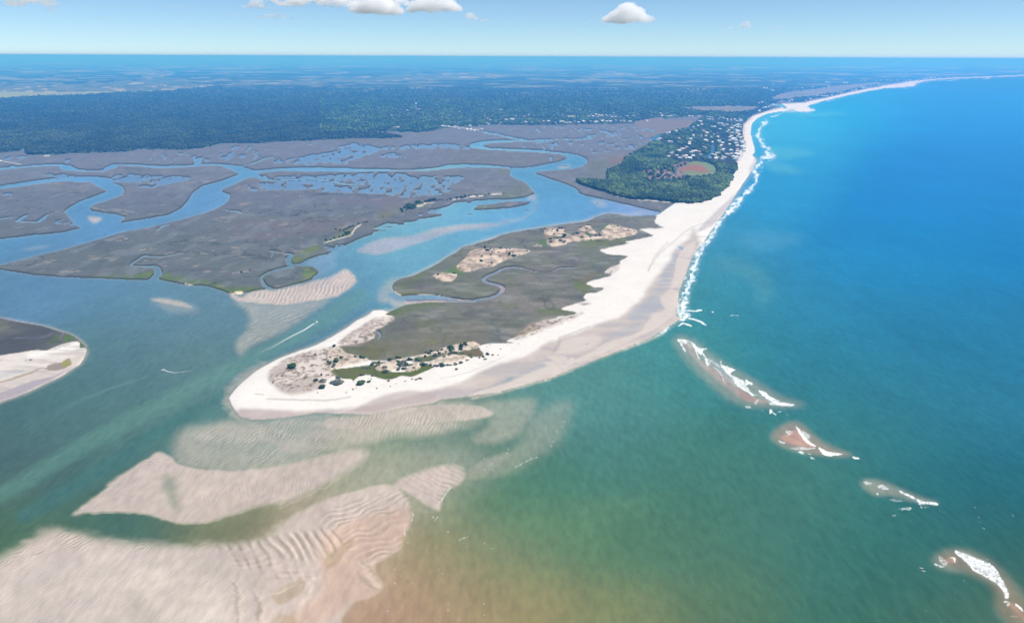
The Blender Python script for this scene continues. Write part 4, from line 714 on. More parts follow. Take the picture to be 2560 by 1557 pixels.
def tag(o, label=None, cat=None, group=None, kind=None):
    for k, v in (('label', label), ('category', cat), ('group', group), ('kind', kind)):
        if v: o[k] = v
    return o
def mk(name, v, faces, mt, col=None, extra=None, smooth=False, parent=None, link=True):
    me = bpy.data.meshes.new(name); v = np.asarray(v, np.float32); faces = np.asarray(faces, np.int32); k = faces.shape[1]
    me.vertices.add(len(v)); me.vertices.foreach_set('co', v.ravel())
    me.loops.add(faces.size); me.loops.foreach_set('vertex_index', faces.ravel())
    me.polygons.add(len(faces)); me.polygons.foreach_set('loop_start', np.arange(0, faces.size, k, dtype=np.int32)); me.polygons.foreach_set('loop_total', np.full(len(faces), k, np.int32))
    if smooth: me.polygons.foreach_set('use_smooth', np.ones(len(faces), bool))
    if col is not None:
        a = me.attributes.new('col', 'FLOAT_COLOR', 'POINT'); c4 = np.ones((len(v), 4), np.float32); c4[:, :3] = np.clip(col, 0, 1); a.data.foreach_set('color', c4.ravel())
    if extra is not None:
        a = me.attributes.new('foam', 'FLOAT', 'POINT'); a.data.foreach_set('value', np.asarray(extra, np.float32).ravel())
    me.update(calc_edges=True); me.materials.append(mt)
    o = bpy.data.objects.new(name, me)
    if link: SC.collection.objects.link(o)
    if parent: o.parent = parent
    return o
idx = np.arange(NR * NC).reshape(NR, NC)
QA = np.stack([idx[:-1, :-1], idx[:-1, 1:], idx[1:, 1:], idx[1:, :-1]], -1).reshape(-1, 4)
def sheet(name, keep, Z, col, mt, extra=None, smooth=True):
    q = QA[keep.ravel()]
    used = np.zeros(NR * NC, bool); used[q.ravel()] = True
    re = np.cumsum(used) - 1
    V = np.stack([GX.ravel()[used], GY.ravel()[used], Z.ravel()[used]], -1)
    return mk(name, V, re[q], mt, col.reshape(-1, 3)[used], None if extra is None else extra.ravel()[used], smooth)
def cellf(a, f): return f(f(a[:-1, :-1], a[:-1, 1:]), f(a[1:, :-1], a[1:, 1:]))

# ------------------------------------------------------------------ terrain and water
spb = boxblur(np.clip(spit * (1 - marsh), 0, 1), 6, 4)
lz = np.clip((land - .5) * 2, -1, 1)
Z = lz * np.where(sandA > .5, .5, 1.0)
up = np.clip(lz, 0, 1)
Z = Z + up * (spb ** 2 * 1.6 * sandA + dA * (1.2 + 2.4 * (sn - .4)) + scrub * (1.0 + 1.6 * (sn2 - .4)) + .25 * n3 + np.clip(floorm, 0, 1) * .8)
Z = Z - .25 * up * sandA * wet
Z = np.where(lz < 0, lz * 1.5, Z).astype(np.float32)
keepT = cellf(land, np.maximum) > .02
sandf = cellf(np.clip(np.maximum(sandA, ws2), 0, 1), np.maximum) > .5
marf = ~sandf & (cellf(floorm + fld + clear * pen, np.maximum) < .5)
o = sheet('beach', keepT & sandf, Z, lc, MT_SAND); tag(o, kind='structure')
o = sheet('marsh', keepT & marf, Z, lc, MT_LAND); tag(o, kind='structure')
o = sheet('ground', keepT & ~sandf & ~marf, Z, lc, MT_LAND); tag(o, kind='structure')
o = sheet('water', cellf(land, np.minimum) < .6, np.zeros_like(Z), wcol, MT_WATER, foam); tag(o, kind='structure')

# ------------------------------------------------------------------ houses (positions first: the wood keeps clear of them)
def ico():
    t = (1 + 5 ** .5) / 2
    v = np.array([(-1, t, 0), (1, t, 0), (-1, -t, 0), (1, -t, 0), (0, -1, t), (0, 1, t), (0, -1, -t), (0, 1, -t), (t, 0, -1), (t, 0, 1), (-t, 0, -1), (-t, 0, 1)], float)
    v /= np.linalg.norm(v[0])
    f = np.array([(0, 11, 5), (0, 5, 1), (0, 1, 7), (0, 7, 10), (0, 10, 11), (1, 5, 9), (5, 11, 4), (11, 10, 2), (10, 7, 6), (7, 1, 8), (3, 9, 4), (3, 4, 2), (3, 2, 6), (3, 6, 8), (3, 8, 9), (4, 9, 5), (2, 4, 11), (6, 2, 10), (8, 6, 7), (9, 8, 1)])
    return v, f
def ico2():
    v, f = ico(); v = [tuple(a) for a in v]; cache = {}; nf = []
    def mid(a, b):
        k = (min(a, b), max(a, b))
        if k not in cache:
            p = (np.array(v[a]) + np.array(v[b])); p /= np.linalg.norm(p); v.append(tuple(p)); cache[k] = len(v) - 1
        return cache[k]
    for a, b, c in f:
        ab, bc, ca = mid(a, b), mid(b, c), mid(c, a); nf += [(a, ab, ca), (b, bc, ab), (c, ca, bc), (ab, bc, ca)]
    return np.array(v), np.array(nf)
HOUSES = []      # px, py, size, kind, row
def hs(s, row, size=15, kinds='wwgwtw'):
    for i, q in enumerate(P(s)):
        k = kinds[i % len(kinds)]; HOUSES.append([q[0], q[1], (q[2] if len(q) > 2 else size), k, row])
hs("C3 100,130 150,90 150,130 200,105 215,170 250,170 290,170 330,145 360,150 110,165 600,150 620,170 680,170 800,160 960,185 1010,185 1050,190 1000,225 1060,230 960,235 1170,225 1200,195 1250,195 1270,215 1330,230 1345,255 1400,215 1410,245 1470,225 1480,240 1580,235", 'village at the north end of the spit', 15)
hs("C3 800,265 830,265 785,350 850,335 700,380 830,275 340,450 380,450 660,445 250,475 230,490 180,495 70,590 110,600 60,625 40,625 430,590 250,655 290,660 690,540 650,605 845,530 840,560 620,665 620,700 575,755 520,780 480,795 400,820 430,825 310,870 280,880 230,930 390,915 740,825 700,840 800,845 660,855 830,905 690,920 450,960 500,935 560,920 560,965 630,970 880,440 905,455 950,490 1020,465 920,625 940,640 1030,570 1050,660 930,545 1100,370 1060,370", 'wood of the spit', 16, 'wgwtwwrwgw')
hs("C3 1200,410 1150,490 1090,515 1165,545 1150,575 1180,640 1210,670 1240,675 1170,655 1210,720 1240,715 1200,740 1260,790 1240,820 1210,810 1180,855 1140,860 1060,890 1100,905 1130,920 1010,955 1110,970 1150,950 1240,980 1260,945 1290,950 1330,890 1350,900 890,750 920,770 1370,700 1380,625 1330,470 1160,310 1190,305 1240,315 1310,320 1340,330 1270,355 1420,340", 'lots behind the beach houses', 15, 'wgwwtwg')
hs("C3 1400,400 1430,405 1360,450 1400,485 1430,490 1400,540 1420,560 1380,580 1460,370 1500,340 1540,330 1580,335 1540,350 1580,380 1520,390 1500,440 1530,450 1560,460 1510,480 1500,500 1550,515 1560,540 1520,565 1580,590 1450,590 1480,610 1500,640 1600,660 1640,655 1490,690 1500,700 1520,745 1640,730 1640,770 1520,800 1640,800 1400,830 1410,880 1520,840 1500,905 1530,915 1450,950 1500,960 1480,990 1430,620 1590,640 1620,690 1600,750 1650,820 1570,240 1600,260 1560,270 1510,265", 'beachfront', 17, 'wwwgwtww')
for h in HOUSES:
    if abs(h[0] - (1640 + 1520 / 7.494)) < .8 and abs(h[1] - (270 + 800 / 7.494)) < .8: h[3] = 'r'; h[2] = 20
    if h[4] == 'beachfront' and h[1] > 388: h[2] = 21
hs("C2 1140,530 1180,540 1210,540 1245,540 1290,545 1325,550 1355,545 1400,550 1415,570 1450,565 1480,560 1490,575 1530,570 1540,590 1560,590 1620,590 1635,575 1610,525 1700,590 1730,600 1780,575 1810,580 1680,605", 'row on the creek bank', 15, 'wwgwwtw')
hs("C4 90,250 105,260 400,245 490,245 610,265 690,250 730,250 770,260 800,270 850,265 880,265 940,250 1000,260 1080,240 1100,245 1210,240 1280,240 1290,260 1320,250 1400,240 1420,235 1480,245 1510,240 1550,250 1640,230 1730,240 1790,250 1860,255 1900,255 1880,245 1780,235 2170,235 1570,250", 'row along the marsh edge', 17, 'wwtwgw')
hs("C4 1180,160 1205,130 1250,155 1300,125 1330,165 1350,135 1370,160 1400,140 1420,155 1470,140 1500,155 1540,140 1570,165 1620,165 1650,160 1720,165 1800,150 1840,155 1930,150 1960,155 1600,95 1660,70 2020,130 2255,145 2400,110 2430,150 2350,85", 'village behind the creek mouth', 16, 'wgwwt')
hs("C4 80,150 150,130 160,75 70,155 650,110 725,100 735,140 1010,50 1030,48 990,85 C2 1900,480 1930,490 2130,470 2230,425,34 2330,425,34 1960,425,26 1910,400 1650,320 1430,285 2140,255,26 1420,465 1590,405 1810,370 1140,370 820,445 540,260 570,258 400,340 430,340 270,345 740,240 720,242 2140,385 2190,350 2400,350 1770,520 1820,520", 'mainland wood', 16, 'wwgtw')
hs("T1 1320,785 1595,772 2350,795 2200,860 C2 320,555 350,555 380,555 410,558", 'wood edge on the left', 18, 'wgw')
hs("D5 80,475 105,470 120,465 130,535 160,530 190,520 100,555 80,570 220,510 250,495 440,450 470,440 640,445 690,425 740,390 770,388 800,385 830,388 860,388 890,385 940,380 1020,350 1050,345 1200,320 1230,318 1310,295 1340,280 1300,275 1400,280 1410,270 1450,275 1500,262 1530,262 1560,258 1500,250", 'far beachfront', 22, 'ww')
hs("D5 880,232,40 910,230 1090,235,44 1120,238,36 1335,205,36 1290,208 1460,202 1520,202 1600,202 1640,204 1720,204 1800,190 250,255,34 140,297,28 175,297,28 900,282,36 590,295 720,285 1870,200 1950,195 2030,185,40 2070,180,50 2110,178,44 2160,175,50 2220,172,40 2320,160,40 2390,160,36 1380,265 1180,328 240,325", 'far coast', 28, 'ww')
print('houses', len(HOUSES))

# ------------------------------------------------------------------ the woods: canopy sheet and crowns (nobody could count them)
V1, F1 = ico()
def sample(mask, px, py):
    """nearest lattice value at photo pixels"""
    X, Y = ground(px, py); tt = F * np.tan(np.arctan(H / Y) - PITCH) - (HORIZ - CY)
    r = np.searchsorted(-t_rows, -tt); r = np.clip(r, 0, NR - 1)
    s_ = X / (Y * math.cos(PITCH) + H * math.sin(PITCH)) * F + CX
    c = np.clip(((s_ - cols[0]) / DX).astype(int), 0, NC - 1)
    return mask[r, c]
hpx = np.array([[h[0], h[1]] for h in HOUSES])
tone = .72 + .62 * fbm(PX / 110, PY / 13, 951, 3) + .4 * M("T1 0,905 510,900 510,965 60,975", soft=4, warp=3) + .35 * M("T1 760,905 1100,885 1300,900 1100,935 800,940", soft=5, warp=3) - .22 * M("T1 -100,880 500,885 500,900 -100,905", soft=2) + .25 * M("T2 0,760 700,740 1500,760 2400,760 2400,830 1000,860 600,880 0,850", soft=8)
def crowns(mask, x0, x1, y0, y1, per, rad, zc, tint, thin=0.0):
    n = int((x1 - x0) * (y1 - y0) / per)
    px = rng.uniform(x0, x1, n); py = rng.uniform(y0, y1, n)
    m = sample(mask, px, py); k = m > rng.uniform(.35, .75, n); px, py = px[k], py[k]
    X, Y = ground(px, py)
    # keep clear in front of houses
    HX, HY = ground(hpx[:, 0], hpx[:, 1]); ok = np.ones(len(px), bool)
    for hx, hy, h_ in zip(HX, HY, HOUSES):
        ok &= ~((np.abs(X - hx) < 9 + h_[2] * .35) & (Y - hy < 14) & (Y - hy > -max(80, .06 * hy)))
    px, py, X, Y = px[ok], py[ok], X[ok], Y[ok]; n = len(X)
    cl = fbm(X / 70, Y / 110, 700, 3)
    r = rng.uniform(rad[0], rad[1], n) * (0.8 + .5 * cl) * (1 + np.clip(Y - 5000, 0, 9000) / 9000)
    zz = rng.uniform(zc[0], zc[1], n)
    Vv = V1[None] * rng.uniform(.72, 1.22, (n, 12, 1)) * r[:, None, None] * np.array([1, 1, .78])
    a = rng.uniform(0, 6.28, n); ca, sa = np.cos(a)[:, None], np.sin(a)[:, None]
    x = Vv[..., 0] * ca - Vv[..., 1] * sa; y = Vv[..., 0] * sa + Vv[..., 1] * ca
    Vv = np.stack([x + X[:, None], y + Y[:, None], Vv[..., 2] + zz[:, None]], -1)
    base = np.array(tint[0])[None] + (np.array(tint[1]) - np.array(tint[0]))[None] * sm(cl + rng.uniform(-.22, .22, n), .3, .75)[:, None]
    base = base * rng.uniform(.78, 1.25, (n, 1)) * sample(tone, px, py)[:, None]
    C = np.repeat(base[:, None, :], 12, 1)
    Ff = F1[None] + (np.arange(n) * 12)[:, None, None]
    return Vv.reshape(-1, 3), Ff.reshape(-1, 3), C.reshape(-1, 3), n
def canopy(mask, h, nm):
    mb = boxblur(mask, 1, 0); q = QA[(cellf(mb, np.maximum) > .25).ravel()]
    used = np.zeros(NR * NC, bool); used[q.ravel()] = True; re = np.cumsum(used) - 1
    nz = vn(PX / 3.1, PY / 1.6, 801); n5 = fbm(GX / 600, GY / 900, 802, 3)
    zz = sm(mb, .2, .7) * h * (.72 + .4 * nz) + .4
    c = alb(58, 66, 48)[None, None] * (.75 + .5 * nz[..., None]) * (tone * 1.0)[..., None]
    gl = sm(fbm(GX / 300, GY / 700, 803, 3), .56, .68) * .5
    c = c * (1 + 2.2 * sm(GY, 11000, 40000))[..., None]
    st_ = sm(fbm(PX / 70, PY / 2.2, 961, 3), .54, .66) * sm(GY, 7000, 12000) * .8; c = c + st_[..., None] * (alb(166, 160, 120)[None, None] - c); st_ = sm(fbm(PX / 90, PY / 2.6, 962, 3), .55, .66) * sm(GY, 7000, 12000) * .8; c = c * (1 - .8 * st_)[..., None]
    c = c + gl[..., None] * (alb(82, 104, 62)[None, None] - c)
    return np.stack([GX.ravel()[used], GY.ravel()[used], zz.ravel()[used]], -1), re[q], c.reshape(-1, 3)[used]
def woods(name, label, mask, parts, h):
    v, q, c = canopy(mask, h, name)
    tri = np.concatenate([q[:, [0, 1, 2]], q[:, [0, 2, 3]]])
    VV, FF, CC = [v], [tri], [c]; off = len(v)
    for p in parts:
        cv, cf, cc, n = crowns(mask, *p); VV.append(cv); FF.append(cf + off); CC.append(cc); off += len(cv); print(name, n)
    o = mk(name, np.concatenate(VV), np.concatenate(FF), MT_LEAF, np.concatenate(CC)); tag(o, label, 'forest', kind='stuff'); return o
G1, G2 = alb(36, 54, 40), alb(84, 112, 60)
townm = wood * M("C2 0,480 0,300 600,200 1500,180 2464,200 C4 1200,60 2464,60 2464,190 2100,280 0,280 C2 1000,520 700,500", soft=8)
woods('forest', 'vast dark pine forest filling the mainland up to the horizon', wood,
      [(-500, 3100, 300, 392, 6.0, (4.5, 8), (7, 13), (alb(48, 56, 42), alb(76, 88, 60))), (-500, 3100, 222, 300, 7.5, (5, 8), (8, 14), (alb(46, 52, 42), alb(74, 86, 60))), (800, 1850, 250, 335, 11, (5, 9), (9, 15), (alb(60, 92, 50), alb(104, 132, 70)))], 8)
woods('woodland', 'green maritime wood covering the neck of the spit behind the beach', penw,
      [(1430, 1900, 270, 520, 2.6, (4, 7.5), (5, 10), (alb(48, 68, 46), alb(104, 130, 74))), (1430, 1780, 440, 520, 5, (2.5, 4), (6, 9), (alb(70, 84, 74), alb(112, 122, 104)))], 5)

# ------------------------------------------------------------------ small builders
def bxv(x0, x1, y0, y1, z0, z1):
    v = [(x, y, z) for z in (z0, z1) for y in (y0, y1) for x in (x0, x1)]
    return v, [(0, 2, 3, 1), (4, 5, 7, 6), (0, 1, 5, 4), (2, 6, 7, 3), (0, 4, 6, 2), (1, 3, 7, 5)]
class MB:
    def __init__(s): s.v = []; s.f = []
    def add(s, v, f): n = len(s.v); s.v += [tuple(a) for a in v]; s.f += [tuple(i + n for i in q) for q in f]; return s
    def box(s, *a): return s.add(*bxv(*a))
    def tube(s, p, q, r0, r1, n=10, caps=True):
        p, q = Vector(p), Vector(q); d = (q - p).normalized(); a = d.orthogonal().normalized(); b = d.cross(a); v = []
        for c, r in ((p, r0), (q, r1)):
            for k in range(n): t = 6.28318 * k / n; v.append(c + (a * math.cos(t) + b * math.sin(t)) * r)
        f = [(k, (k + 1) % n, n + (k + 1) % n, n + k) for k in range(n)]
        if caps: f += [tuple(range(n))[::-1], tuple(range(n, 2 * n))]
        return s.add(v, f)
    def lathe(s, prof, n=20):
        v = []; f = []
        for r, z in prof:
            for k in range(n): t = 6.28318 * k / n; v.append((r * math.cos(t), r * math.sin(t), z))
        for i in range(len(prof) - 1):
            for k in range(n): f.append((i * n + k, i * n + (k + 1) % n, (i + 1) * n + (k + 1) % n, (i + 1) * n + k))
        return s.add(v, f)
    def build(s, name, mt, parent=None, smooth=False, link=True):
        me = bpy.data.meshes.new(name); me.from_pydata(s.v, [], s.f); me.materials.append(mt)
        if smooth: me.polygons.foreach_set('use_smooth', [True] * len(me.polygons))
        o = bpy.data.objects.new(name, me)
        if link: SC.collection.objects.link(o)
        o.parent = parent; return o
def empty(name, loc=(0, 0, 0), rz=0):
    o = bpy.data.objects.new(name, None); SC.collection.objects.link(o); o.location = loc; o.rotation_euler = (0, 0, rz); return o
def dup(o, parent=None):
    c = o.copy(); SC.collection.objects.link(c)
    if parent: c.parent = parent
    for ch in list(o.children): dup(ch, c)
    return c
def zat(px, py): return float(max(0, sample(Z, np.array([px]), np.array([py]))[0]))
def at(px, py, z=None):
    zz = zat(px, py) if z is None else z; X, Y = ground(px, py, zz); return (float(X), float(Y), zz)
ORD = ['', 'first', 'second', 'third', 'fourth', 'fifth', 'sixth', 'seventh', 'eighth', 'ninth', 'tenth', 'eleventh', 'twelfth', 'thirteenth', 'fourteenth', 'fifteenth', 'sixteenth', 'seventeenth', 'eighteenth', 'nineteenth', 'twentieth']
def ordn(n):
    if n <= 20: return ORD[n]
    if n % 10 == 0: return {30: 'thirtieth', 40: 'fortieth', 50: 'fiftieth', 60: 'sixtieth', 70: 'seventieth', 80: 'eightieth', 90: 'ninetieth'}[n]
    return ['', '', 'twenty', 'thirty', 'forty', 'fifty', 'sixty', 'seventy', 'eighty', 'ninety'][n // 10] + '-' + ORD[n % 10]

# ------------------------------------------------------------------ houses
def house_proto(wall, roof, kind):
    h = empty('house'); b = MB(); L, Wd, Hh = 1.0, .72, .46
    if kind == 'beach':       # raised on piles, with a seaward porch
        for x in (-.42, 0, .42):
            for y in (-.3, .3): b.box(x - .02, x + .02, y - .02, y + .02, 0, .14)
        b.box(-.5, .5, -.36, .36, .14, .62); b.build('wall', wall, h)
        MB().box(.502, .66, -.3, .3, .14, .17).box(.63, .66, -.3, -.27, .17, .42).box(.63, .66, .27, .3, .17, .42).box(.502, .68, -.32, .32, .42, .45).build('porch', MW, h)
        z0, zr = .622, .9
    else:
        b.box(-.5, .5, -.36, .36, 0, .46).box(.1, .42, -.56, -.362, 0, .34); b.build('wall', wall, h); z0, zr = .462, .76
    e = .05; r = MB()
    if kind == 'gable':
        v = [(-.5 - e, -.36 - e, z0), (.5 + e, -.36 - e, z0), (.5 + e, .36 + e, z0), (-.5 - e, .36 + e, z0), (-.5 - e, 0, zr), (.5 + e, 0, zr)]
        r.add(v, [(0, 1, 5, 4), (2, 3, 4, 5), (0, 4, 3), (1, 2, 5), (0, 3, 2, 1)])
    else:
        v = [(-.5 - e, -.36 - e, z0), (.5 + e, -.36 - e, z0), (.5 + e, .36 + e, z0), (-.5 - e, .36 + e, z0), (-.22, 0, zr), (.22, 0, zr)]
        r.add(v, [(0, 1, 5, 4), (2, 3, 4, 5), (0, 4, 3), (1, 2, 5), (0, 3, 2, 1)])
    r.build('roof', roof, h)
    return h
KINDS = {'w': ('white', house_proto(MW, MROOF, 'gable'), 'white house with pale roof'), 'g': ('grey', house_proto(MGREYW, MGREY, 'hip'), 'grey-roofed house'),
         't': ('tan', house_proto(MCREAM, MTAN, 'gable'), 'cream house with tan roof'), 'r': ('red', house_proto(MCREAM, MRED, 'hip'), 'house with red roof')}
BEACH = house_proto(MW, MROOF, 'beach')
used_p = set()
rows = {}
for h in HOUSES: rows.setdefault((h[4], h[3]), []).append(h)
ntot = 0
WHERE = {'beachfront': 'in the beachfront row', 'wood of the spit': 'among the green wood', 'lots behind the beach houses': 'just inland of the beachfront row',
         'village at the north end of the spit': 'at the wood\'s far end', 'row on the creek bank': 'in the creek bank row', 'row along the marsh edge': 'in the marsh edge row',
         'village behind the creek mouth': 'behind the marsh edge row', 'mainland wood': 'in the mainland wood', 'wood edge on the left': 'in the left forest', 'far beachfront': 'beyond the small inlet', 'far coast': 'on the farthest coast'}
for (row, kd), lst in rows.items():
    lst.sort(key=lambda h: (h[0], h[1])); nm, proto, desc = KINDS[kd]
    if row == 'beachfront' and kd == 'w': proto = BEACH; desc = 'white beach house on piles'
    for i, h in enumerate(lst):
        if id(proto) in used_p: o = dup(proto)
        else: o = proto; used_p.add(id(proto))
        px, py, s_ = h[0], h[1], h[2]; s_ *= random.uniform(.8, 1.08) * (.74 if row in ('mainland wood', 'wood edge on the left') else 1.0)
        zz = zat(px, py); o.location = at(px, py, zz)
        o.scale = (s_, s_, s_ * random.uniform(.8, 1.05) + (1 if 'wood of' in row else 0)); o.rotation_euler = (0, 0, math.radians(random.choice((-20, 10, 35, 100, -60)) + random.uniform(-8, 8)))
        if row.startswith('beachfront'): o.rotation_euler = (0, 0, math.radians(random.uniform(-15, 15)))
        lab = f'{desc}, {ordn(i + 1)} from left {WHERE[row]}' if len(lst) > 1 else f'{desc}, the only one {WHERE[row]}'
        tag(o, lab, 'house', 'houses ' + WHERE[row]); ntot += 1
for p in [k[1] for k in KINDS.values()] + [BEACH]:
    if id(p) not in used_p: print('unused proto')

# ------------------------------------------------------------------ trees and shrubs one can tell apart
V2, F2 = ico2()
def crown_mesh(name, seed, col1, col2, lobes, leafy=260, squash=.8, cone=False):
    rg = np.random.default_rng(seed); VV, FF, CC = [], [], []; off = 0
    for k in range(lobes):
        a = rg.uniform(0, 6.28); d = rg.uniform(.1, .62) if k else 0; r = rg.uniform(.34, .55) * (1.15 if k == 0 else 1)
        c = np.array([math.cos(a) * d, math.sin(a) * d, .5 * squash + rg.uniform(-.12, .32) * squash])
        if cone: c = np.array([math.cos(a) * .12, math.sin(a) * .12, .35 + 1.15 * k / lobes]); r = .52 * (1 - .75 * k / lobes)
        v = V2 * rg.uniform(.8, 1.15, (len(V2), 1)) * r * np.array([1, 1, squash]) + c; VV.append(v); FF.append(F2 + off)
        cc = col1 + (col2 - col1) * rg.uniform(0, 1); CC.append(np.repeat(cc[None], len(v), 0) * rg.uniform(.7, 1.25, (len(v), 1))); off += len(v)
        n = leafy // lobes; dr = rg.normal(size=(n, 3)); dr /= np.linalg.norm(dr, axis=1)[:, None]; dr[:, 2] = np.abs(dr[:, 2]) * .9 - .15
        ce = c + dr * r * rg.uniform(.9, 1.22, (n, 1)); t1 = rg.normal(size=(n, 3)); t1 /= np.linalg.norm(t1, axis=1)[:, None]; t2 = np.cross(t1, dr); t2 /= np.linalg.norm(t2, axis=1)[:, None] + 1e-6
        q = .085; p3 = np.stack([ce + t1 * q, ce - t1 * q * .6 + t2 * q, ce - t1 * q * .6 - t2 * q], 1).reshape(-1, 3); VV.append(p3); FF.append(np.arange(3 * n).reshape(-1, 3) + off)
        CC.append(np.repeat((col1 + (col2 - col1) * rg.uniform(0, 1.2, (n, 1))), 3, 0)); off += 3 * n
    return mk(name, np.concatenate(VV), np.concatenate(FF), MT_LEAF, np.concatenate(CC), link=False)
def A(*c): return np.array(alb(*c))
CR = {'dark': [crown_mesh('crown', s_, A(44, 66, 46), A(76, 98, 56), 6) for s_ in (1, 2, 3)], 'green': [crown_mesh('crown', s_, A(50, 84, 40), A(96, 128, 56), 6) for s_ in (4, 5)],
      'grey': [crown_mesh('crown', s_, A(88, 98, 84), A(136, 138, 124), 7, squash=.55) for s_ in (6, 7)], 'cedar': [crown_mesh('crown', s_, A(28, 48, 36), A(54, 76, 48), 5, cone=True) for s_ in (8, 9)]}
def trunk_mesh():
    m = MB(); m.tube((0, 0, -.3), (.03, .02, .25), .06, .045, 7); m.tube((.03, .02, .2), (.2, .1, .5), .035, .02, 5, False); m.tube((.03, .02, .2), (-.18, .08, .5), .035, .02, 5, False); m.tube((.03, .02, .2), (0, -.2, .55), .03, .02, 5, False)
    return m.build('trunk', MBARK, link=False)
TR = trunk_mesh()
def plant(px, py, wpx, kind, asp=1.0):
    m = mpp(px, py); s_ = wpx * m / 1.65; t = empty('tree' if (kind in ('cedar', 'dark') and s_ > 3.2) or kind == 'green' and s_ > 3.5 else 'shrub', at(px, py))
    c = random.choice(CR[kind]).copy(); SC.collection.objects.link(c); c.parent = t; k = TR.copy(); SC.collection.objects.link(k); k.parent = t
    t.scale = (s_, s_, s_ * asp); t.rotation_euler = (0, 0, random.uniform(0, 6.28)); return t
def grove(s, where, group, kinds):
    """px,py,width ; kind letter per point"""
    pts = P(s); K = {'d': 'dark', 'g': 'green', 'y': 'grey', 'c': 'cedar'}; by = {}
    for i, q in enumerate(pts): by.setdefault(K[kinds[i % len(kinds)]], []).append(q)
    for kd, l in by.items():
        l.sort(key=lambda q: q[0])
        for i, q in enumerate(l):
            t = plant(q[0], q[1], q[2], kd, random.uniform(.75, 1.05)); big = t.name.startswith('tree')
            d = {'dark': 'dark green rounded', 'green': 'bright green bushy', 'grey': 'grey-green dry', 'cedar': 'dark pointed cedar-like'}[kd]
            w = 'tree' if big else 'shrub'; lab = f'{d} {w}, {ordn(i + 1)} from left {where}' if len(l) > 1 else f'{d} {w}, the only one {where}'
            tag(t, lab, w, group)
z7 = 7.494
def big(px, py, w, kd, asp, lab, cat='shrub'):
    t = plant(px, py, w, kd, asp); tag(t, lab, cat, 'large shrubs at the tip of the spit'); return t
def C1(x, y): return 680 + x / z7, 860 + y / z7
big(*C1(400, 450), 27, 'green', .75, 'large dark green shrub standing alone on the brown dune scrub at the spit tip')
big(*C1(1660, 760), 23, 'green', .8, 'large olive green shrub on white sand below the green hollow')
big(*C1(940, 815), 17, 'dark', .7, 'lone dark shrub on white sand nearest the water at the spit tip')
big(*C1(1180, 730), 34, 'grey', .45, 'wide flat grey thicket on the edge of the white sand')
big(*C1(830, 690), 13, 'green', .9, 'green shrub at the left end of the grey thicket'); big(*C1(950, 690), 20, 'grey', .6, 'grey-brown thicket between green shrub and wide flat thicket')
big(*C1(1165, 50), 11, 'dark', .9, 'lone dark shrub on the sand neck beside the green marsh tip'); big(*C1(1690, 270), 16, 'dark', .8, 'grey-dark shrub at the pointed end of the sand by the marsh'); big(*C1(1560, 250), 8, 'dark', 1.1, 'small dark shrub just left of the shrub at the sand point')
big(*C1(925, 590), 8, 'cedar', .9, 'pointed dark cedar alone above the green thicket shrub', 'tree'); big(*C1(1815, 715), 12, 'green', .6, 'low green shrub just right of the large olive shrub')
grove("C1 810,210,7 1285,270,10 1045,330,7 1090,360,12 1210,330,16 1155,400,9 1095,245,5 500,595,4 1060,590,3 1225,640,13 1670,590,9 1720,585,5 1830,285,4 1900,600,9", 'on the spit tip scrub', 'shrubs of the spit tip', 'ggdggddddydddy')
grove("C1 1880,390,12 2010,350,8 1980,410,11 1700,450,7 1740,448,6 1790,450,7 1850,445,8 2200,310,12 2240,300,9 2360,280,13 2120,360,4 2100,455,14 2130,510,12 2370,350,12 2370,400,14 2380,470,13", 'by the small green hollow', 'shrubs by the green hollow', 'dgyyyyygddcyyggy')
grove("C5 0,570,10 180,590,10 220,600,7 340,625,17 60,650,14 40,710,12 110,710,14 190,700,11 80,770,12 250,755,9 400,690,12 440,700,13 500,690,12 560,700,10 540,490,11 490,460,6 590,440,8 470,530,7 595,600,5 640,520,8 660,500,11 710,450,7 735,475,8 860,450,6 910,390,15 970,390,16 990,410,9 940,420,12 1020,455,8 1060,460,6 1175,510,11 1150,345,13 1215,310,12 1260,325,8 1140,400,11 840,540,9 930,520,10 950,455,9 780,420,8",
      'on the sandy ridge', 'shrubs on the sandy ridge', 'dddgyygyyyygyydddddyyddgggygydgddydyyg')
grove("C5 660,710,10 720,705,7 780,690,13 800,720,11 900,700,10 945,700,8 1040,675,9 1140,650,9 1250,600,6 1290,595,5 1300,545,7 1340,560,8 1490,560,6 1560,550,8 1600,590,8 1740,510,7 1840,510,4 230,960,6 310,970,8 380,950,9 1060,780,8 1640,500,9 1620,350,3 1690,325,3 1880,395,4 2220,295,3 100,1000,5",
      'on white sand by the ridge', 'dry shrubs at the edge of the white beach', 'yygdyyyyyygyygyyyyyyydyyyyy')
grove("C1 1520,850,5 1575,825,3 1390,910,4 1965,830,5 2215,800,4 1860,655,5 1800,650,3 2325,745,3 855,910,4 2190,700,8 15,720,5", 'alone on white beach sand', 'tiny dry shrubs on the white sand', 'y')
grove("D3 75,565,9 115,600,11 160,575,7 210,585,5 315,565,8 410,570,7 455,572,6 405,605,4 415,640,4 505,635,4 455,655,11 515,680,10 285,625,5 160,665,6 305,680,4 30,685,7 20,760,9 180,790,6 725,605,5 740,590,4 125,600,6", 'on the long dune island', 'shrubs on the long dune island', 'cddddddcccgddddddcddd')
grove("A5 1855,1265,7 2010,1255,7 1815,1290,4", 'on the smallest dune island', 'shrubs on the small dune island', 'd')
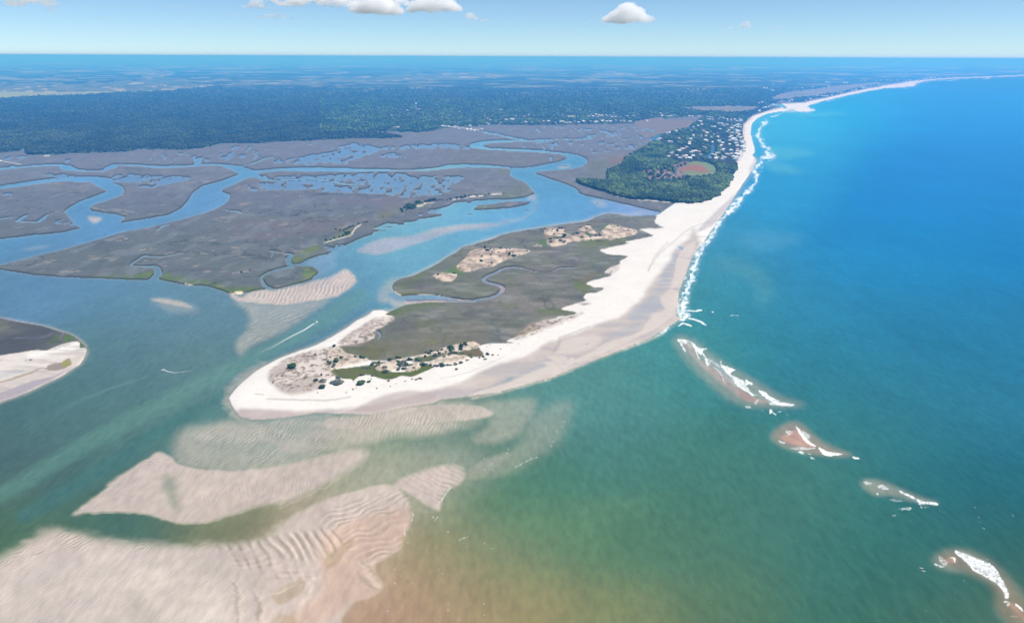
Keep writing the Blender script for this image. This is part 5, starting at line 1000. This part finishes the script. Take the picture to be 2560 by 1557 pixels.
grove("D3 1010,270,5 1115,270,5 1190,300,8 1215,265,7 1250,255,5 1270,260,4 1270,345,5 1300,365,9 1280,395,8 1250,420,5 1090,425,9 1090,465,7 1240,450,9 1300,470,8 1040,440,3 1440,350,6 1485,325,6 1500,345,9 1570,395,8 1525,250,4 1560,240,5 1610,240,4 1640,260,5 1670,205,4 1700,205,3 1710,430,4 1785,375,9 1845,365,6 1840,350,4 1655,435,3 1755,420,3 2380,305,4 2285,275,3 2120,225,6 2020,210,4 2055,215,3 1965,215,3 2200,255,3 1990,370,3 2095,405,3 855,510,4 840,545,3 945,435,2.5 1135,345,4",
      'on the far dune islands', 'shrubs on the far dune islands', 'ddcccddddddddddddddddddccdddddddddddddddcddd')
grove("D4 380,400,9 400,440,7 470,350,12 520,330,13 560,290,12 600,330,14 560,370,12 650,320,13 690,300,12 680,350,10 630,370,9 720,260,13 770,250,13 820,250,12 500,400,6 480,450,6 930,210,9 960,220,10 1000,210,11 1040,190,11 1080,190,11 1120,180,11 1160,190,9 1200,180,7 1230,175,6 1270,185,4 1295,170,4 1320,190,4 1400,180,5 1460,160,7 1480,175,5 1610,130,8 1660,130,6 1700,130,9 1750,120,7 1790,120,8 1780,75,4 1870,95,5 1910,85,5 1850,110,5 2015,75,5 2050,95,5 2145,70,4 2240,68,4 2310,45,5 2190,70,3",
      'on the tree-lined marsh ridge', 'trees along the ridge of the middle marsh', 'dddddddgggdggydyddddddyydycyddgdgddddddddddddd')
grove("A5 805,940,7 850,940,6 885,920,7 930,910,6 970,900,8 1000,885,10 1020,870,9 975,850,7 1000,835,7 1030,820,8 1060,810,6 1110,785,6 1160,775,6 1190,770,6 900,840,6 940,850,6 1340,720,4 990,870,7", 'beside the sandy track', 'trees beside the sandy track', 'ddddddddddddddggdd')
grove("A5 15,1242,7 90,1225,5 A4 610,1242,3", 'on the pale marsh strip', 'shrubs on the marsh islets', 'd')
grove("A6 10,890,4 85,880,4 225,878,4 380,825,3 2280,850,5 2250,880,6 2200,900,5 B2 290,752,5", 'at the outer sandy margins', 'shrubs at the sandy margins', 'ddddgydg')

# ------------------------------------------------------------------ water towers
def tower(px, py, hpx, lab):
    m = mpp(px, py); Ht = hpx * m; t = empty('water_tower', at(px, py)); b = Ht * .15
    MB().lathe([(b * .75, 0), (b * .75, .3), (b * .38, Ht * .08), (b * .27, Ht * .2), (b * .27, Ht * .7), (b * .5, Ht * .76)], 24).build('shaft', MTOWER, t, True)
    MB().lathe([(.01, Ht * .74)] + [(b * math.sin(a), Ht * .87 - b * .9 * math.cos(a)) for a in np.linspace(.35, 3.1, 12)], 24).build('tank', MTOWER, t, True)
    MB().lathe([(b * 1.02, Ht * .862), (b * 1.1, Ht * .862), (b * 1.1, Ht * .872), (b * 1.02, Ht * .872)], 24).build('walkway', MGREY, t)
    MB().tube((0, 0, Ht), (0, 0, Ht * 1.05), .3, .2, 6).build('mast', MGREY, t)
    tag(t, lab, 'water tower'); return t
tower(1040, 274, 16, 'white water tower with round tank rising from the mainland wood')
tower(1863, 202, 6, 'small distant white water tower above the forest near the far beach'); tower(2157, 194, 7, 'small distant water tower on the far coast at the right'); tower(1207, 182, 5, 'tiny white water tower in the forest below the horizon')
tower(199, 196, 5, 'tiny white water tower in the forest at the far left')
c = empty('utility_compound', at(1052, 272)); MB().box(-30, 30, -6, 6, 0, 4).build('shed', MCREAM, c); MB().box(-31, 31, -7, 7, 4.003, 4.8).build('roof', MROOF, c); tag(c, 'long low pale building at the foot of the big water tower', 'building')

# ------------------------------------------------------------------ boats, dock
def boat(px, py, L, rz, hull, lab, cabin=True, name='motorboat'):
    t = empty(name, at(px, py, 0.0), rz); m = MB(); n = 12; v = []; f = []
    st = [(-.5, .155, .1), (-.3, .17, .1), (0, .175, .11), (.25, .14, .13), (.4, .08, .16), (.5, .005, .19)]
    for x, w, z in st:
        for s_, zz, ww in ((-1, z, 1), (-1, .0, .75), (0, -.06, 0), (1, .0, .75), (1, z, 1)): v.append((x * L, s_ * ww * w * L, zz * L))
    for i in range(len(st) - 1):
        for k in range(4): f.append((i * 5 + k, (i + 1) * 5 + k, (i + 1) * 5 + k + 1, i * 5 + k + 1))
    f.append((0, 1, 2, 3, 4)); m.add(v, f); m.build('hull', hull, t)
    dk = MB(); dv = [(x * L, s_ * w * L * .96, (z - .03) * L) for x, w, z in st for s_ in (-1, 1)]; dk.add(dv, [(2 * i, 2 * i + 1, 2 * i + 3, 2 * i + 2) for i in range(len(st) - 1)]); dk.build('deck', MW if hull is not MDARK else MGREYW, t)
    if cabin:
        MB().box(-.06 * L, .06 * L, -.05 * L, .05 * L, .1 * L, .22 * L).build('console', MCREAM, t)
        MB().box(-.12 * L, .1 * L, -.09 * L, .09 * L, .34 * L, .355 * L).build('canopy', MW, t)
        for sx in (-.1, .08):
            for sy in (-.08, .08): MB().tube((sx * L, sy * L, .1 * L), (sx * L, sy * L, .341 * L), .006 * L, .006 * L, 6).build('canopy_post', MGREY, t)
        MB().box(.062 * L, .066 * L, -.05 * L, .05 * L, .2 * L, .28 * L).build('windscreen', MGLASS, t)
    MB().box(-.58 * L, -.505 * L, -.025 * L, .025 * L, .02 * L, .17 * L).build('outboard_motor', MDARK, t)
    MB().box(-.36 * L, -.28 * L, -.12 * L, .12 * L, .1 * L, .15 * L).build('bench', MGREY, t)
    tag(t, lab, 'boat'); return t
b1 = ground(791, 806.5); b2 = ground(789, 807); w1 = ground(700, 850)
dirw = math.atan2(b1[1] - w1[1], b1[0] - w1[0])
boat(791, 807, 8.0, dirw, MW, 'white motorboat speeding up the channel ahead of a long white wake')
boat(409.5, 926.5, 7.6, math.pi - .12, MW, 'white motorboat at the head of a short curved wake in open water')
boat(825.5, 823, 3.8, .2, MDARK, 'small dark skiff drifting between the speeding boat and the beach', False, 'skiff')
boat(2304, 1420, 3.3, -.35, MDARK, 'upper left of two small dark skiffs beside the lowest surf bar', False, 'skiff'); boat(2309.5, 1427.5, 3.6, -.5, MDARK, 'lower right of two small dark skiffs beside the lowest surf bar', False, 'skiff')
boat(1468, 860, 3.2, .05, MDARK, 'tiny dark boat with white console lying on the wet sand flat', True, 'skiff').location = at(1468, 860)
boat(290, 548.5, 3.4, .1, MDARK, 'tiny dark skiff by the marsh point left of the creek fork', False, 'skiff')
# boat wakes: ribbons of foam just above the water
mw, nt, N, L_ = mat('wake_foam'); o_ = N('ShaderNodeOutputMaterial'); d_ = N('ShaderNodeBsdfDiffuse'); d_.inputs[0].default_value = (.5, .53, .54, 1); tr_ = N('ShaderNodeBsdfTransparent'); mx_ = N('ShaderNodeMixShader'); at_ = N('ShaderNodeAttribute'); at_.attribute_name = 'foam'
gn = N('ShaderNodeNewGeometry'); nz_ = N('ShaderNodeTexNoise'); nz_.inputs['Scale'].default_value = .5; ma_ = N('ShaderNodeMath'); ma_.operation = 'MULTIPLY_ADD'; ma_.use_clamp = True; sb_ = N('ShaderNodeMath'); sb_.operation = 'SUBTRACT'; sb_.inputs[1].default_value = .5
L_(gn.outputs['Position'], nz_.inputs['Vector']); L_(nz_.outputs[0], sb_.inputs[0]); L_(sb_.outputs[0], ma_.inputs[0]); ma_.inputs[1].default_value = 1.2; L_(at_.outputs['Fac'], ma_.inputs[2]); L_(ma_.outputs[0], mx_.inputs[0]); L_(tr_.outputs[0], mx_.inputs[1]); L_(d_.outputs[0], mx_.inputs[2]); L_(mx_.outputs[0], o_.inputs[0])
def wake(s, w0, w1, a0, lab):
    p = spline(P(s), False, 8); X, Y = ground(p[:, 0], p[:, 1]); n = len(X); v = []; fo_ = []; f = []
    for i in range(n):
        j0, j1 = max(i - 1, 0), min(i + 1, n - 1); d = np.array([X[j1] - X[j0], Y[j1] - Y[j0]]); d /= np.linalg.norm(d); nn = np.array([-d[1], d[0]]); t = i / (n - 1); w = w0 + (w1 - w0) * t
        for k in (-1, -.5, 0, .5, 1): v.append((X[i] + nn[0] * w * k, Y[i] + nn[1] * w * k, .06 + .12 * (1 - abs(k)) * (1 - t))); fo_.append(a0 * (1 - t) ** .8 * (1.0 if abs(k) == .5 else (.75 if k == 0 else 0.0)))
    for i in range(n - 1):
        for k in range(4): a = i * 5 + k; f.append((a, a + 1, a + 6, a + 5))
    o = mk('wake', v, f, mw, None, fo_); tag(o, lab, 'wake', kind='stuff'); return o
wake("F 789,808 780,812 760,825 740,835 715,848 690,862 650,882", 1.6, 4.0, 1.2, 'straight white wake trailing behind the speeding motorboat in the channel')
wake("F 414,927 425,929.5 435,931.5 450,930 470,927.5 485,925", .9, 1.6, 1.0, 'short curved wake behind the motorboat in open water')
# dock at the far left
t = empty('dock'); pA, pB = ground(-40, 396), ground(52, 413); dA_ = math.atan2(pB[1] - pA[1], pB[0] - pA[0]); Ld = math.hypot(pB[1] - pA[1], pB[0] - pA[0]); t.location = (pA[0], pA[1], 0); t.rotation_euler = (0, 0, dA_)
MB().box(0, Ld, -2.6, 2.6, 2.0, 2.25).build('deck', MWOOD, t)
pm = MB()
for k in range(int(Ld / 9)): pm.box(k * 9, k * 9 + .4, -2.4, -2.0, -1, 1.997).box(k * 9, k * 9 + .4, 2.0, 2.4, -1, 1.997)
pm.build('piles', MWOOD, t); MB().box(0, Ld, -2.5, -2.35, 3.0, 3.15).box(0, Ld, 2.35, 2.5, 3.0, 3.15).build('railing', MWOOD, t)
tag(t, 'long pale wooden dock crossing the marsh at the left edge', 'dock')
t = empty('dock_shelter', at(1, 405, 0), dA_); MB().box(-7, 7, -6, 6, 2.26, 2.5).build('platform', MWOOD, t); pr = MB()
for sx in (-6, 6):
    for sy in (-5, 5): pr.tube((sx, sy, -1), (sx, sy, 5), .2, .2, 6)
pr.build('posts', MWOOD, t); MB().add([(-8, -7, 5), (8, -7, 5), (8, 7, 5), (-8, 7, 5), (-2, 0, 7.5), (2, 0, 7.5)], [(0, 1, 5, 4), (1, 2, 5), (2, 3, 4, 5), (3, 0, 4), (0, 3, 2, 1)]).build('roof', MW, t)
tag(t, 'white-roofed shelter on the dock at the left edge', 'shelter')

# ------------------------------------------------------------------ clouds (outside the haze box)
CLM = {}
def cloud_mat(op):
    k = round(op, 2)
    if k not in CLM:
        m, nt, N, L_ = mat('cloud'); o_ = N('ShaderNodeOutputMaterial'); pv = N('ShaderNodeVolumePrincipled'); pv.inputs['Color'].default_value = (1, 1, 1, 1); pv.inputs['Absorption Color'].default_value = (1, 1, 1, 1)
        pv.inputs['Density'].default_value = .0046 * k ** 1.3; pv.inputs['Anisotropy'].default_value = .25; L_(pv.outputs[0], o_.inputs['Volume']); CLM[k] = m
    return CLM[k]
def cloud(px, py, w, h, n, op, lab, D=24000., seed=0):
    """px,py = middle of the flat base; w,h photo px"""
    rg = np.random.default_rng(seed + int(px)); a = (px - CX) / F; b = -(py - CY) / F; d = Rv * a + Uv * b + Fv; c0 = np.array([0, 0, H]) + d * (D / d[1]); m = D / F; VV, FF = [], []; off = 0
    for k in range(n):
        u = rg.uniform(-1, 1); env = max(0.12, (1 - u * u)) ** .8; hh = h * m * env; r = m * h * rg.uniform(.2, .42) * (.5 + .5 * env); z = rg.uniform(.0, max(hh - r, .1 * h * m)); x = u * w * m * .5 * (1 - .35 * z / (h * m)); y = rg.uniform(-.5, .5) * w * m * .5
        v = V2 * rg.uniform(.86, 1.12, (len(V2), 1)) * r * np.array([1.25, 1.1, .85]); v[:, 2] = np.maximum(v[:, 2], -r * .45 - z * 0) ; VV.append(v + np.array([x, y, z + r * .3])); FF.append(F2 + off); off += len(v)
    V = np.concatenate(VV) + c0; V[:, 2] = np.maximum(V[:, 2], H + 60)
    o = mk('cloud', V, np.concatenate(FF), cloud_mat(op), None, None, smooth=True); rm = o.modifiers.new('merge', 'REMESH'); rm.mode = 'VOXEL'; rm.voxel_size = max(h * m / 26, 6); tx = bpy.data.textures.new('puffs', 'CLOUDS'); tx.noise_scale = h * m * .22; tx.noise_depth = 3; dm = o.modifiers.new('puffs', 'DISPLACE'); dm.texture = tx; dm.strength = h * m * .16; dm.mid_level = .5; tag(o, lab, 'cloud', 'white clouds above the horizon'); return o
cloud(1568, 56, 100, 44, 80, 1.0, 'bright white puffy cloud standing alone right of the middle')
cloud(800, 14, 200, 30, 90, .9, 'long white cloud bank cut by the top edge, left part'); cloud(945, 34, 110, 46, 70, 1.0, 'deep white cloud hanging from the top edge, middle of the bank'); cloud(1085, 28, 125, 40, 70, 1.0, 'white cloud at the right end of the top bank')
for i_, (x, w, h, y, op) in enumerate(((670, 60, 14, 8, .8), (735, 70, 18, 16, .8), (862, 90, 24, 20, .9), (905, 60, 30, 30, .9), (1000, 90, 26, 18, .8), (1050, 60, 26, 34, .7), (960, 40, 12, 42, .5), (1125, 40, 24, 22, .7))):
    cloud(x, y, w, h, 34, op, f'{["leftmost", "second", "third", "fourth", "fifth", "sixth", "seventh", "rightmost"][(0, 1, 2, 3, 5, 6, 4, 7)[i_]]} of eight ragged puffs filling the top cloud bank', seed=5)
cloud(80, 14, 120, 26, 60, .7, 'wide white cloud cut by the top left corner'); cloud(30, 18, 26, 12, 14, .8, 'small puff at the far left corner'); cloud(128, 30, 18, 26, 10, .3, 'faint wisp under the corner cloud')
for x, y, w, h, n, op, lab in ((445, 22, 52, 12, 16, .5, 'soft flat cloud near the top, left of the small round puff'), (640, 22, 54, 22, 26, .8, 'rounded white cloud just left of the long bank'), (480, 46, 56, 8, 12, .5, 'thin streak cloud under the soft flat cloud'), (590, 45, 68, 10, 18, .55, 'thin long cloud under the rounded cloud'),
                              (690, 48, 100, 17, 30, .6, 'ragged low cloud beneath the long bank'), (257, 48, 22, 8, 8, .6, 'tiny tilted puff alone at left'), (1082, 49, 26, 7, 8, .6, 'tiny flat puff under the right end of the bank'), (1178, 50, 28, 20, 16, .9, 'small bright puff right of the bank, left of a pair'), (1212, 56, 20, 13, 12, .7, 'small puff, right one of a pair'),
                              (1195, 60, 40, 5, 8, .3, 'faint streak under the pair of small puffs'), (1360, 54, 28, 7, 8, .35, 'faint flat wisp left of the lone big cloud'), (1474, 58, 14, 9, 6, .3, 'tiny wisp just left of the lone big cloud'), (1632, 64, 26, 8, 10, .5, 'little wisp at the lower right of the lone big cloud'),
                              (1864, 70, 34, 15, 16, .75, 'small wedge-shaped cloud right of the middle, larger of two'), (1825, 76, 24, 10, 10, .5, 'small fluff just left of the wedge-shaped cloud'), (1946, 74, 30, 12, 12, .45, 'faint puff right of the wedge-shaped cloud'), (1775, 66, 14, 7, 6, .3, 'tiny pale wisp left of the wedge-shaped cloud'),
                              (2018, 77, 16, 6, 6, .3, 'very faint dot of cloud further right'), (2098, 78, 14, 5, 6, .3, 'faintest rightmost dot of cloud'), (375, 55, 16, 4, 5, .25, 'pale dot of cloud beneath the streak cloud'), (780, 42, 12, 7, 5, .4, 'tiny puff under the left part of the bank'), (870, 37, 18, 6, 6, .35, 'tiny wisp between the bank pieces'), (560, 30, 20, 12, 8, .25, 'pale wisp above the thin long cloud')):
    cloud(x, y, w, h, n, op, lab)
# ------------------------------------------------------------------ haze: one closed box of even thin blue air, sky and clouds outside it
def haze():
    X1 = 130000.0; top = H + 26; v = [(-X1, -3000, -8), (X1, -3000, -8), (X1, 125000, -8), (-X1, 125000, -8), (-X1, -3000, top), (X1, -3000, top), (X1, 125000, top), (-X1, 125000, top)]
    m, nt, N, L = mat('haze_air'); o_ = N('ShaderNodeOutputMaterial'); pv = N('ShaderNodeVolumePrincipled')
    pv.inputs['Color'].default_value = (*HAZE_COL, 1); pv.inputs['Density'].default_value = HAZE_D; pv.inputs['Anisotropy'].default_value = 0.0
    pv.inputs['Absorption Color'].default_value = (*HAZE_ABS, 1)
    L(pv.outputs[0], o_.inputs['Volume'])
    o = mk('haze', v, [(3, 2, 1, 0), (4, 5, 6, 7), (0, 1, 5, 4), (1, 2, 6, 5), (2, 3, 7, 6), (3, 0, 4, 7)], m); tag(o, kind='stuff', label='thin blue air haze over the whole coast', cat='haze')
haze()
